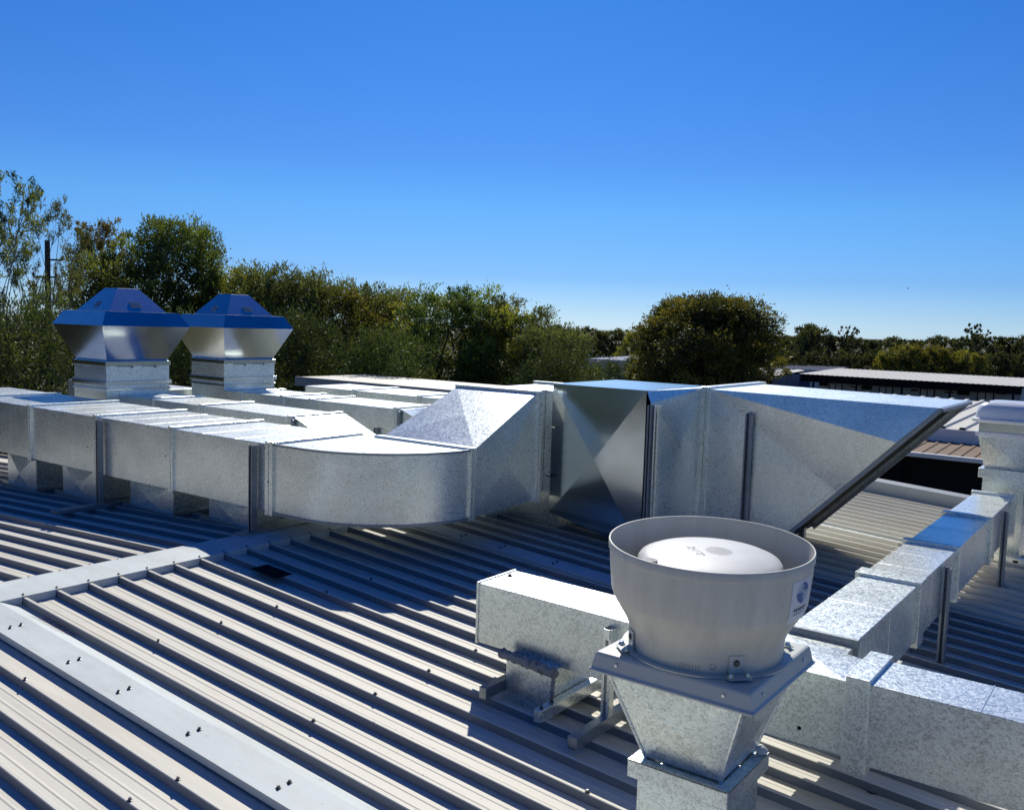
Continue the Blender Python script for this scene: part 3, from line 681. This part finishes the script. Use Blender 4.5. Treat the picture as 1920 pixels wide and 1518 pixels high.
# base plate with folded skirt
pz = -1.15
sqf = lambda h, z: [(fc[0]-h, fc[1]-h, z), (fc[0]+h, fc[1]-h, z), (fc[0]+h, fc[1]+h, z), (fc[0]-h, fc[1]+h, z)]
mb = MB(); mb.loft([sqf(.297, pz-.072), sqf(.307, pz-.070), sqf(.309, pz-.062), sqf(.300, pz-.056), sqf(.291, pz-.012), sqf(.287, pz-.003), sqf(.278, pz)], False, True)
finish('base_plate', mb, M['fan_plate'], fan, .006)
finish('plate_ring', MB().lathe([(.30, pz+.001), (.30, pz+.006), (.265, pz+.008), (.26, pz+.02)], (fc[0], fc[1], 0), 72), M['fan_plate'], fan)
for ang in (va+R(22), va-R(68), va+R(112), va+R(202)):
    ca, sa = math.cos(ang), math.sin(ang); P = lambda r, t, z: (fc[0]+r*ca-t*sa, fc[1]+r*sa+t*ca, z)
    mb = MB(); 
    mb.loft([[P(.277, -.026, pz+.012), P(.281, -.026, pz+.012), P(.281, .026, pz+.012), P(.277, .026, pz+.012)], [P(.279, -.026, pz+.075), P(.283, -.026, pz+.075), P(.283, .026, pz+.075), P(.279, .026, pz+.075)]])
    mb.loft([[P(.277, -.040, pz+.008), P(.325, -.040, pz+.008), P(.325, .040, pz+.008), P(.277, .040, pz+.008)], [P(.277, -.040, pz+.0115), P(.325, -.040, pz+.0115), P(.325, .040, pz+.0115), P(.277, .040, pz+.0115)]])
    br = finish('fixing_bracket', mb, M['fan_plate'], fan)
    for t_ in (-.030, .030): finish('bolt', MB().lathe([(0, .013), (.008, .012), (.010, .004), (.014, .002), (.014, 0)], P(.305, t_, pz+.0117), 8, smooth=False), M['galv_new'], br)
    b = MB().lathe([(0, .006), (.009, .004), (.012, 0)], (0, 0, 0), 10); b.v = [P(.284+c, a, pz+.05+d) for a, d, c in b.v]; finish('rivet', b, M['screw'], br)
for x, y in ((-.20, -.297), (.20, -.297), (.296, -.2), (.296, .2)):
    b = MB().lathe([(0, .004), (.006, .003), (.007, 0)], (0, 0, 0), 8)
    b.v = [((fc[0]+x+a, fc[1]+y-c, pz-.03+d) if abs(y) > .25 else (fc[0]+x+c, fc[1]+y+a, pz-.03+d)) for a, d, c in b.v]; finish('rivet', b, M['galv_new'], fan)
S = sqf(.145, -1.555); T = sqf(.262, pz-.055); mb = MB()
for i in range(4): j = (i+1) % 4; mb.xquad(S[i], S[j], T[j], T[i], .020)
finish('tapered_neck', mb, M['galv_near'], fan)
mb = MB()
for i in range(4): mb.tube([Vector(S[i]), Vector(T[i])], [.007, .007], 6)
finish('corner_seam', mb, M['galv'], fan)
finish('flange', MB().loft([sqf(.193, -1.622), sqf(.193, -1.556)], True, False), M['galv_near'], fan, .003)
mb = MB(); 
for a, b in (((-.193, -.193), (.193, -.150)), ((-.193, .150), (.193, .193)), ((-.193, -.150), (-.150, .150)), ((.150, -.150), (.193, .150))): mb.box(fc[0]+a[0], fc[0]+b[0], fc[1]+a[1], fc[1]+b[1], -1.5605, -1.5565)
finish('flange_lip', mb, M['galv_near'], fan)
finish('riser', MB().loft([sqf(.165, -2.0), sqf(.165, -1.60)]), M['galv_near'], fan, .003)
finish('sealant_bead', MB().tube([(fc[0]+.16, fc[1]+.145, -1.545), (fc[0]+.175, fc[1]+.16, -1.54), (fc[0]+.185, fc[1]+.175, -1.55)], [.016, .022, .012], 8), M['dome'], fan)

# ------------------------------------------------------------------ walkway roof behind the ducts
cz = -1.36
cw = thing('walkway_roof', 'long flat walkway roof with grey fascia behind the rear duct row', 'canopy', (-12, 15, G))
finish('roof_deck', MB().box(-16.4, -5.2, 14.02, 16.2, cz-.05, cz), M['far_roof'], cw)
finish('fascia', MB().box(-16.42, -5.2, 13.98, 14.018, cz-.20, cz+.012), M['fascia'], cw, .003)
for x in (-16.2, -12.6, -9.0, -5.4): finish('post', MB().box(x-.05, x+.05, 14.1, 14.2, G, cz-.052), M['fascia'], cw)
for x in (-16.2, -12.6, -9.0, -5.4): finish('post', MB().box(x-.05, x+.05, 15.9, 16.0, G, cz-.052), M['fascia'], cw)

# ------------------------------------------------------------------ neighbouring building beyond the right roof edge
def corrug(mb, x0, x1, y0, z0, y1, z1, pitch=.2, h=.03, along='y'):
    n = int((x1-x0)/pitch); pr = []
    for i in range(n):
        x = x0+i*pitch; pr += [(x, 0), (x+pitch*.62, 0), (x+pitch*.70, h), (x+pitch*.92, h)]
    pr.append((x1, 0))
    mb.loft([[(x, y0, z0+d) for x, d in pr], [(x, y1, z1+d) for x, d in pr]], False, False, closed=False); return mb
nb = thing('neighbour_building', 'neighbouring block with white fascia, brown lean-to roof and pitch dark verandah', 'building', (-1, 23, G))
finish('wall', MB().box(-9, 8, 22.65, 30, G, -2.3), M['walls'], nb)
finish('roof', corrug(MB(), -9.2, 8.2, 22.52, -2.055, 30.5, -1.88, .42, .05), M['far_roof'], nb)
finish('fascia', MB().box(-9.2, 8.2, 22.45, 22.52, -2.40, -2.06), M['white_fascia'], nb, .004)
finish('verandah_roof', corrug(MB(), -9.2, 8.2, 20.3, -2.44, 22.44, -2.36, .25, .02), M['rusty_roof'], nb)
finish('gutter', MB().box(-9.2, 8.2, 20.18, 20.298, -2.49, -2.40), M['white_fascia'], nb, .004)
finish('verandah_shade_sheet', MB().box(-9.1, 8.1, 20.4, 20.45, G, -2.47), M['black'], nb)  # black sheet standing in for the deep shade inside the verandah
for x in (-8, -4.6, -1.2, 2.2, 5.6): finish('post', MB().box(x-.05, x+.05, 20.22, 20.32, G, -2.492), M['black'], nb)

# ------------------------------------------------------------------ far buildings
fb = thing('portable_building', 'long low pale grey block with cream ribbed roof and row of doors', 'building', (-13, 61, G))
fy = 58.0
finish('wall', MB().box(-18.3, -7.0, fy, 64, G+.5, -2.62), M['far_wall'], fb)
finish('roof', corrug(MB(), -19.1, -6.7, 56.6, -2.52, 65, -2.36, .3, .018), M['far_roof'], fb)
finish('eave_shade', MB().box(-19.0, -6.8, 56.7, 64.8, -2.66, -2.53), M['black'], fb)
finish('eave_shade_strip', MB().box(-19.0, -6.8, 56.62, 56.69, -2.98, -2.60), M['black'], fb)  # black strip, like the black eave, painted in for shade under the roof
def fpx(px, py): return at_y(px, py, fy-.03)
q7 = lambda x, y: (1400+x/3.692, 660+y/3.692)
for kind, xa, ya, xb, yb in (('louvre',505,205,560,235),('door',578,220,652,300),('window',708,226,772,254),('vent',795,230,865,262),('door',925,240,1003,320),('window',1130,247,1195,280),('door',1208,255,1290,335),('window',1360,262,1440,295),('vent',1460,268,1540,300),('door',1605,278,1700,360),('window',1722,264,1803,304)):
    a = fpx(*q7(xa, ya)); b = fpx(*q7(xb, yb)); z1 = a.z; z0 = max(b.z, G+.6); 
    fr = finish('window' if kind == 'window' else 'door' if kind == 'door' else 'wall_vent', MB().box(a.x, b.x, fy-.06, fy-.003, z0, z1), M['black' if kind in ('vent', 'louvre') else 'door'], fb)
    if kind == 'window': finish('pane', MB().box(a.x+.06, b.x-.06, fy-.075, fy-.061, z0+.06, z1-.06), M['glass'], fr)
    if kind == 'door':
        xm = (a.x+b.x)/2; finish('frame', MB().box(xm-.03, xm+.03, fy-.07, fy-.061, z0, z1).box(a.x-.06, a.x-.002, fy-.07, fy-.01, z0, z1).box(b.x+.002, b.x+.06, fy-.07, fy-.01, z0, z1), M['black'], fr)
for x in (-18.2, -15.6, -13.0, -10.4, -7.2): finish('verandah_post', MB().box(x-.05, x+.05, 56.64, 56.74, G, -2.62), M['black'], fb)
def simple_shed(name, label, px0, px1, py_top, D, depth, h_wall, wall_m, roof_m, door=True):
    a = at_depth(px0, py_top, D); b = at_depth(px1, py_top, D); z = (a.z+b.z)/2
    x0, x1 = a.x, b.x; y = (a.y+b.y)/2
    t = thing(name, label, 'building', ((x0+x1)/2, y+depth/2, G))
    finish('wall', MB().box(x0+.2, x1-.2, y+.25, y+depth-.25, G, z-.18), M[wall_m], t)
    finish('roof', corrug(MB(), x0, x1, y, z-.10, y+depth, z+.05, .35, .04), M[roof_m], t)
    finish('fascia', MB().box(x0, x1, y-.06, y-.002, z-.30, z-.07), M['fascia'], t)
    if door:
        xm = x0+(x1-x0)*.72; finish('door', MB().box(xm, xm+.9, y+.20, y+.247, G, G+2.1), M['door'], t)
    return t
simple_shed('storage_shed', 'small navy walled shed with tan roof under the round tree', 1325, 1468, 697, 46, 4.5, 2.6, 'navy', 'far_roof')
simple_shed('storage_shed', 'dark roofed shed at the left end of the long pale block', 1432, 1560, 690, 74, 6, 2.6, 'navy', 'navy')
simple_shed('flat_roof_building', 'distant white roofed block just above the hedge, left of the round tree', 1070, 1260, 674, 96, 9, 3, 'far_wall', 'white_fascia')
simple_shed('flat_roof_building', 'farther and smaller white roofed block above the other white roof', 1060, 1140, 666, 125, 9, 3, 'far_wall', 'white_fascia')

# ------------------------------------------------------------------ trees
def tree_mesh(seed, H, W, base, lobes, leaves, wav=1, cap=.12, leaf=(.17, .05), sparse=0, trunk_r=.16, stems=1, lobe=.13, upright=.3, top=.5):
    """trunk with limbs, and a crown of many small leaf faces gathered in uneven lobes"""
    r = np.random.default_rng(seed); tb = MB(); LB = []
    ph = r.uniform(0, 6.28, 4)
    for i in range(lobes):
        f = base + (1-base)*(i+.5)/lobes; a = i*2.39996+r.uniform(-.5, .5)
        e = (f-base)/(1-base)
        prof = (1-abs((e-top)/(max(top, 1-top)+cap))**2.2)**.5 if sparse < 2 else 1
        prof *= 1+wav*(.18*math.sin(2*a+ph[0])+.10*math.sin(3*a+ph[1]))
        s = W*lobe*r.uniform(.7, 1.4); rr = (r.uniform(.55, 1.0) if r.random() < .72 else r.uniform(0, .5))
        rad = max(0, W/2*prof-s*.7)*rr
        LB.append(np.array([rad*math.cos(a), rad*math.sin(a), min(f*H, H-s*.75), s, s*r.uniform(.65, .95)]))
    for s in range(stems):
        a = 2*math.pi*s/max(stems, 1)+r.uniform(-.4, .4); sp_ = (.02 if stems == 1 else .05)*W
        b0 = np.array([sp_*math.cos(a), sp_*math.sin(a), -.1]); tp = np.array([sp_*3.2*math.cos(a)+r.uniform(-.05, .05)*W, sp_*3.2*math.sin(a)+r.uniform(-.05, .05)*W, H*(.66 if stems > 1 else .72)])
        mid = (b0+tp)/2+r.uniform(-.04, .04, 3)*W*np.array([1, 1, .3])
        tr = trunk_r/(1 if stems == 1 else 1.5)
        tb.tube([b0, b0*.7+mid*.3, mid, mid*.4+tp*.6, tp], [tr*1.25, tr, tr*.8, tr*.55, tr*.2], 8)
        for L_ in LB[s::stems][::(1 if sparse else 2)]:
            f = min(.95, max(.12, (L_[2]/H-.2)))
            st = b0+(tp-b0)*min(.92, f/.78) + (mid-(b0+tp)/2)*math.sin(math.pi*min(1, f/.78))
            end = np.array([L_[0], L_[1], L_[2]-L_[4]*.2]); m1 = st*.5+end*.5+np.array([0, 0, -.04*H*r.uniform(0, 1)])+r.uniform(-.03, .03, 3)*W
            rr = tr*.36
            tb.tube([st, m1*.5+st*.5, m1, m1*.4+end*.6, end], [rr, rr*.8, rr*.6, rr*.42, rr*.2], 6)
            for q in range(2 if not sparse else 6):
                d = r.normal(size=3); d /= np.linalg.norm(d); d[2] = abs(d[2])*.8; e2 = end+d*np.array([L_[3], L_[3], L_[4]])*r.uniform(.6, .95); s2 = m1*.35+end*.65
                tb.tube([s2, (s2+e2)/2+r.uniform(-.02, .02, 3)*W, e2], [rr*.35, rr*.22, rr*.07], 5)
    P = []; T = []; D = []
    vol = np.array([L_[3]**2 for L_ in LB]); vol /= vol.sum()
    for L_, v in zip(LB, vol):
        n = int(leaves*v); tint = np.clip(r.normal(.40, .22), 0, 1)
        k = max(3, n//26); cd = r.normal(size=(k, 3)); cd /= np.linalg.norm(cd, axis=1)[:, None]
        cr_ = (r.uniform(.25, 1, k)**.45)[:, None]; cc = cd*cr_
        idx = r.integers(0, k, n); loc = cc[idx]+r.normal(size=(n, 3))*(.17 if not sparse else .14)
        P.append(L_[:3]+loc*np.array([L_[3], L_[3], L_[4]]))
        T.append(np.clip(tint+r.normal(0, .10, k)[idx]+r.normal(0, .08, n)+.10*loc[:, 2], 0, 1))
        dirs = r.normal(size=(n, 3))*.75+cd[idx]*1.1+np.array([0, 0, upright]); D.append(dirs/np.linalg.norm(dirs, axis=1)[:, None])
    P = np.concatenate(P); T = np.concatenate(T); D = np.concatenate(D); n = len(P)
    P[:, 2] = np.maximum(P[:, 2], .05+r.uniform(0, .3, n))
    ll = leaf[0]*r.uniform(.6, 1.35, n); lw = leaf[1]*r.uniform(.7, 1.3, n)
    up_ = r.normal(size=(n, 3)); S = np.cross(D, up_); S /= np.linalg.norm(S, axis=1)[:, None]+1e-9
    V = np.empty((n, 4, 3)); V[:, 0] = P-D*ll[:, None]*.5; V[:, 1] = P+S*lw[:, None]*.5; V[:, 2] = P+D*ll[:, None]*.5; V[:, 3] = P-S*lw[:, None]*.5
    return tb, V.reshape(-1, 3), T
def build_variant(nm, leafm, bark, **kw):
    tb, V, T = tree_mesh(**kw)
    tm = bpy.data.meshes.new(nm+'_trunk'); tm.from_pydata(tb.v, [], tb.f); tm.polygons.foreach_set('use_smooth', [True]*len(tb.f)); tm.materials.append(M[bark])
    cm = bpy.data.meshes.new(nm+'_crown'); n = len(T)
    cm.vertices.add(len(V)); cm.vertices.foreach_set('co', V.ravel())
    cm.loops.add(n*4); cm.loops.foreach_set('vertex_index', np.arange(n*4, dtype=np.int32))
    cm.polygons.add(n); cm.polygons.foreach_set('loop_start', np.arange(0, n*4, 4, dtype=np.int32)); cm.polygons.foreach_set('loop_total', np.full(n, 4, dtype=np.int32))
    at = cm.attributes.new('tint', 'FLOAT', 'POINT'); at.data.foreach_set('value', np.repeat(T, 4).astype(np.float32))
    cm.materials.append(M[leafm]); cm.update(calc_edges=True); cm.validate()
    return tm, cm, kw['H'], kw['W']
VAR = {
 'bush1': build_variant('bushy_tree', 'leaf_a', 'bark', seed=1, H=8, W=5.6, base=.06, lobes=58, leaves=32000, trunk_r=.13, stems=3, top=.55),
 'bush2': build_variant('bushy_tree', 'leaf_b', 'bark', seed=2, H=8, W=5.2, base=.05, lobes=62, leaves=32000, leaf=(.19, .045), trunk_r=.13, stems=2, upright=.6, top=.5),
 'bush3': build_variant('bushy_tree', 'leaf_c', 'bark', seed=3, H=7, W=5.0, base=.07, lobes=54, leaves=30000, trunk_r=.12, stems=3, top=.6),
 'big': build_variant('big_tree', 'leaf_b', 'bark', seed=14, H=9, W=6.5, base=.08, cap=.04, lobes=90, leaves=54000, trunk_r=.2, stems=2, lobe=.115, top=.55),
 'round': build_variant('round_tree', 'leaf_a', 'bark', seed=8, H=7.5, W=9, base=.30, wav=.4, cap=.015, lobes=150, leaves=80000, leaf=(.20, .060), trunk_r=.2, stems=5, lobe=.085, top=.38),
 'gum': build_variant('gum_tree', 'leaf_c', 'bark_pale', seed=9, H=9.5, W=6.5, base=.36, lobes=26, leaves=9500, leaf=(.19, .040), sparse=1, trunk_r=.12, stems=2, lobe=.10),
 'yellow': build_variant('thin_tree', 'leaf_y', 'bark', seed=21, H=8.5, W=4.4, base=.42, lobes=24, leaves=9500, leaf=(.17, .048), sparse=1, trunk_r=.11, stems=1, lobe=.125),
 'shrub': build_variant('shrub', 'leaf_s', 'bark', seed=31, H=4.2, W=4.2, base=.0, lobes=60, leaves=34000, leaf=(.085, .024), trunk_r=.06, stems=3, top=.4),
 'far1': build_variant('far_tree', 'leaf_far', 'bark', seed=41, H=7, W=7, base=.05, lobes=40, leaves=11000, leaf=(.34, .14), trunk_r=.15, stems=2, top=.5),
 'far2': build_variant('far_tree', 'leaf_far', 'bark', seed=42, H=7, W=6, base=.05, lobes=36, leaves=10000, leaf=(.34, .14), trunk_r=.15, stems=1, top=.45),
 'far3': build_variant('far_tree', 'leaf_a', 'bark', seed=43, H=6, W=7, base=.03, lobes=40, leaves=11000, leaf=(.32, .12), trunk_r=.15, stems=2, top=.45),
 'farthin': build_variant('far_gum', 'leaf_far', 'bark_pale', seed=44, H=9, W=6, base=.5, lobes=18, leaves=3200, leaf=(.36, .12), sparse=1, trunk_r=.13, stems=1, lobe=.10),
}
def tree(kind, name, label, px, top, depth, width_px, group=None, cat='tree', rot=None):
    tm, cm, H, W = VAR[kind]
    p = at_depth(px, 620, depth); z = at_depth(px, top, depth).z
    h = z-G; wd = width_px*depth/FPX
    if kind in ('shrub', 'bush1', 'bush2', 'bush3', 'big'): wd = max(wd, h*W/H*.72)
    t = thing(name, label, cat, (p.x, p.y, G), group)
    rz = random.uniform(0, 6.28) if rot is None else rot
    for nm, me in (('trunk', tm), ('crown', cm)):
        o = bpy.data.objects.new(nm, me); COL.objects.link(o); o.parent = t
        o.scale = (wd/W, wd/W, h/H*1.0); o.rotation_euler = (0, 0, rz)
    return t
RG = 'trees growing behind the ducts on the left'
tree('gum', 'gum_tree', 'tall sparse gum tree leaning in at the left edge of the photo', -22, 305, 19, 300, RG, rot=.5)
tree('gum', 'gum_tree', 'thin open gum tree directly behind the wooden power pole', 70, 372, 24, 210, RG, rot=3.6)
tree('yellow', 'thin_tree', 'yellowish thin tree between the power pole and the biggest left tree', 185, 410, 31, 165, RG, rot=1.0)
tree('gum', 'gum_tree', 'small straggly gum just right of the power pole', 130, 490, 27, 110, RG, rot=5.0)
tree('big', 'bushy_tree', 'biggest rounded dark green tree, behind the two exhaust cowls', 325, 412, 30, 270, RG, rot=.8)
tree('bush2', 'bushy_tree', 'dark green bush filling the left shoulder of the biggest left tree', 222, 478, 28, 262, RG)
tree('bush1', 'bushy_tree', 'olive bush at the right shoulder of the biggest left tree', 428, 500, 31, 227, RG)
tree('yellow', 'thin_tree', 'brownish low tree in the dip right of the biggest left tree', 470, 510, 34, 192, RG)
tree('bush3', 'bushy_tree', 'grey green tree with a rounded top, right of the right cowl', 527, 496, 29, 218, RG)
tree('bush2', 'bushy_tree', 'green bushy tree right of the grey green rounded one', 590, 524, 31, 227, RG)
tree('bush1', 'bushy_tree', 'olive bushy tree in the middle of the left row', 640, 532, 30, 227, RG)
tree('bush3', 'bushy_tree', 'grey green bushy tree above the bright green shrub', 697, 532, 33, 210, RG)
tree('bush1', 'bushy_tree', 'lower olive tree in the gap of the left row skyline', 755, 552, 31, 236, RG)
tree('bush2', 'bushy_tree', 'tall green tree beside the gap, highest of the row right half', 858, 538, 29, 253, RG)
tree('bush1', 'bushy_tree', 'olive tree just right of the highest tree in the row right half', 925, 552, 30, 227, RG)
tree('bush1', 'bushy_tree', 'yellow olive tree near the right end of the row', 980, 572, 29, 218, RG)
tree('bush3', 'bushy_tree', 'last low tree at the right end of the left row', 1035, 606, 27, 175, RG)
for px, top, d, w_, lb in ((55, 566, 17, 230, 'dense green shrub at the left edge, below the power pole'), (-40, 600, 15, 200, 'shrub cut by the left edge of the photo'), (345, 590, 22, 140, 'shrub seen in the gap between the two cowls'), (560, 585, 24, 150, 'shrub beside the right cowl, behind the left end of the parapet'),
                         (715, 615, 23, 140, 'bright green shrub above the middle of the parapet'), (1055, 648, 22, 80, 'pale feathery shrub ending the row beside the sandy yard')):
    tree('shrub', 'shrub', lb, px, top, d, w_, 'shrubs along the left row', 'shrub')
for i, (x, y) in enumerate(((-23, -7), (-25, -3.5), (-24, 0), (-26, 3.5), (-22.5, -11), (-21, -15))):
    tm, cm, H, W = VAR[('bush1', 'bush2', 'bush3')[i % 3]]
    t = thing('bushy_tree', 'bushy tree of the row carrying on past the left edge, mirrored in the steel', 'tree', (x, y, G), 'row past the left edge')
    for nm, me in (('trunk', tm), ('crown', cm)):
        o = bpy.data.objects.new(nm, me); COL.objects.link(o); o.parent = t; o.scale = (.95, .95, 1.0); o.rotation_euler = (0, 0, i*1.3)
for i, (x, y) in enumerate(((-31, -15), (-26, -19), (-21, -23), (-15, -25), (-9.5, -27), (-4, -26), (2, -28), (8, -26), (14, -25), (20, -21), (25, -16))):
    tm, cm, H, W = VAR[('bush1', 'bush2', 'big', 'bush3')[i % 4]]
    t = thing('bushy_tree', 'bushy tree of the belt behind the photographer, seen only as dark reflections in the steel', 'tree', (x, y, G), 'tree belt behind the photographer')
    for nm, me in (('trunk', tm), ('crown', cm)):
        o = bpy.data.objects.new(nm, me); COL.objects.link(o); o.parent = t; o.scale = (1.25, 1.25, 1.15); o.rotation_euler = (0, 0, i*1.7)
tree('round', 'round_tree', 'wide round olive tree standing alone right of centre', 1330, 556, 44, 345, rot=2.2)
for px, top, d, w_, kk in ((1045, 612, 110, 70, 'far1'), (1075, 618, 125, 60, 'far2'), (1100, 614, 130, 60, 'far1'), (1130, 620, 118, 70, 'far2'), (1160, 618, 120, 60, 'far1'), (1190, 622, 110, 70, 'far3'), (1225, 625, 112, 60, 'far1'), (1255, 625, 118, 60, 'far2'),
                           (1440, 628, 100, 80, 'far1'), (1475, 628, 96, 80, 'far2'), (1520, 612, 92, 90, 'far1'), (1560, 628, 98, 70, 'far2'), (1600, 634, 104, 80, 'far1'), (1640, 636, 108, 80, 'far2'), (1680, 634, 104, 80, 'far1'), (1720, 636, 108, 70, 'far2'), (1760, 632, 104, 80, 'far1'),
                           (1800, 634, 108, 80, 'far2'), (1840, 630, 100, 80, 'far1'), (1880, 630, 98, 80, 'far2'), (1920, 632, 96, 80, 'far1'), (1960, 630, 96, 80, 'far2'), (1010, 616, 128, 70, 'far2'), (970, 618, 122, 70, 'far1')):
    tree(kk, 'far_tree', 'dark tree of the even far tree line behind the low buildings', px, top, d, w_, 'far tree line')
tree('far1', 'far_tree', 'tall dark clump just right of the wide round tree', 1512, 612, 88, 80)
tree('farthin', 'far_gum', 'thin gum poking above the far tree line near the dark clump', 1592, 612, 100, 55)
tree('farthin', 'far_gum', 'thin tall gum above the far tree line near the right edge', 1828, 607, 95, 65)
for px, top, w_ in ((1665, 658, 70), (1705, 645, 90), (1755, 648, 90), (1800, 655, 80), (1838, 662, 60)):
    tree('far3', 'far_tree', 'rounded olive tree in front of the far tree line, above the ribbed cream roof', px, top, 78, w_, 'olive trees behind the long pale block')
for px, top, w_ in ((1480, 660, 70), (1530, 662, 70), (1580, 660, 70), (1630, 664, 60), (1880, 662, 70), (1925, 664, 70)):
    tree('far1', 'far_tree', 'dark tree close behind the long pale block', px, top, 80, w_, 'dark trees behind the long pale block')
for px in (1096, 1124, 1152, 1180, 1208):
    tree('shrub', 'hedge_shrub', 'green shrub of the clipped hedge below the white roofs', px, 678+(px % 5), 62, 44, 'hedge shrubs left of the round tree', 'shrub')
for px, top in ((1225, 668), (1262, 672), (1300, 676)):
    tree('shrub', 'undergrowth_shrub', 'dark undergrowth shrub beneath the wide round tree', px, top, 45, 70, 'undergrowth below the round tree', 'shrub')

# ------------------------------------------------------------------ power pole, bird
pp = at_depth(91, 620, 26); ptop = at_depth(89, 452, 26).z
pole = thing('power_pole', 'weathered wooden power pole with a steel crossarm, among the left gum trees', 'power pole', (pp.x, pp.y, G))
finish('pole', MB().tube([(pp.x, pp.y, G-.2), (pp.x, pp.y, (ptop+G)/2), (pp.x, pp.y, ptop)], [.10, .085, .07], 12), M['wood'], pole)
for z, l0, l1 in ((at_depth(89, 520, 26).z, -.34, .30), (at_depth(89, 488, 26).z, .05, .50)):
    ax = Vector((rt.x, rt.y, 0)); a = Vector((pp.x, pp.y, z))+ax*l0 - Vector((fw.x, fw.y, 0))*.14; b = Vector((pp.x, pp.y, z))+ax*l1 - Vector((fw.x, fw.y, 0))*.14
    arm = finish('crossarm', MB().tube([a, b], [.028, .028], 6), M['wood'], pole)
    for q in ((b,) if l0 > 0 else (a, b)): finish('insulator', MB().lathe([(.012, 0), (.035, .04), (.03, .07), (.04, .09), (.015, .13), (0, .13)], q, 8), M['print_grey'], arm)
bp = at_depth(1703, 541, 130)
mb = MB(); mb.tube([bp+Vector((-.16, 0, 0)), bp+Vector((-.05, 0, .01)), bp+Vector((.06, 0, .02)), bp+Vector((.15, 0, .03))], [.015, .05, .045, .012], 8)
for s in (-1, 1): mb.add([bp+Vector((.05, s*.03, .03)), bp+Vector((-.05, s*.03, .02)), bp+Vector((-.06, s*.30, .10)), bp+Vector((0, s*.32, .11))], [(0, 1, 2, 3)])
b = finish('bird', mb, M['bird'], None, loc=bp); tag(b, 'tiny dark bird flying in the clear sky above the right tree line', 'bird')

# ------------------------------------------------------------------ render settings
sc.render.engine = 'CYCLES'
sc.cycles.use_denoising = True
sc.cycles.max_bounces = 8; sc.cycles.diffuse_bounces = 4; sc.cycles.glossy_bounces = 4; sc.cycles.transmission_bounces = 4
sc.cycles.sample_clamp_indirect = 6
sc.view_settings.view_transform = 'Standard'; sc.view_settings.look = 'None'; sc.view_settings.exposure = 0; sc.view_settings.gamma = 1
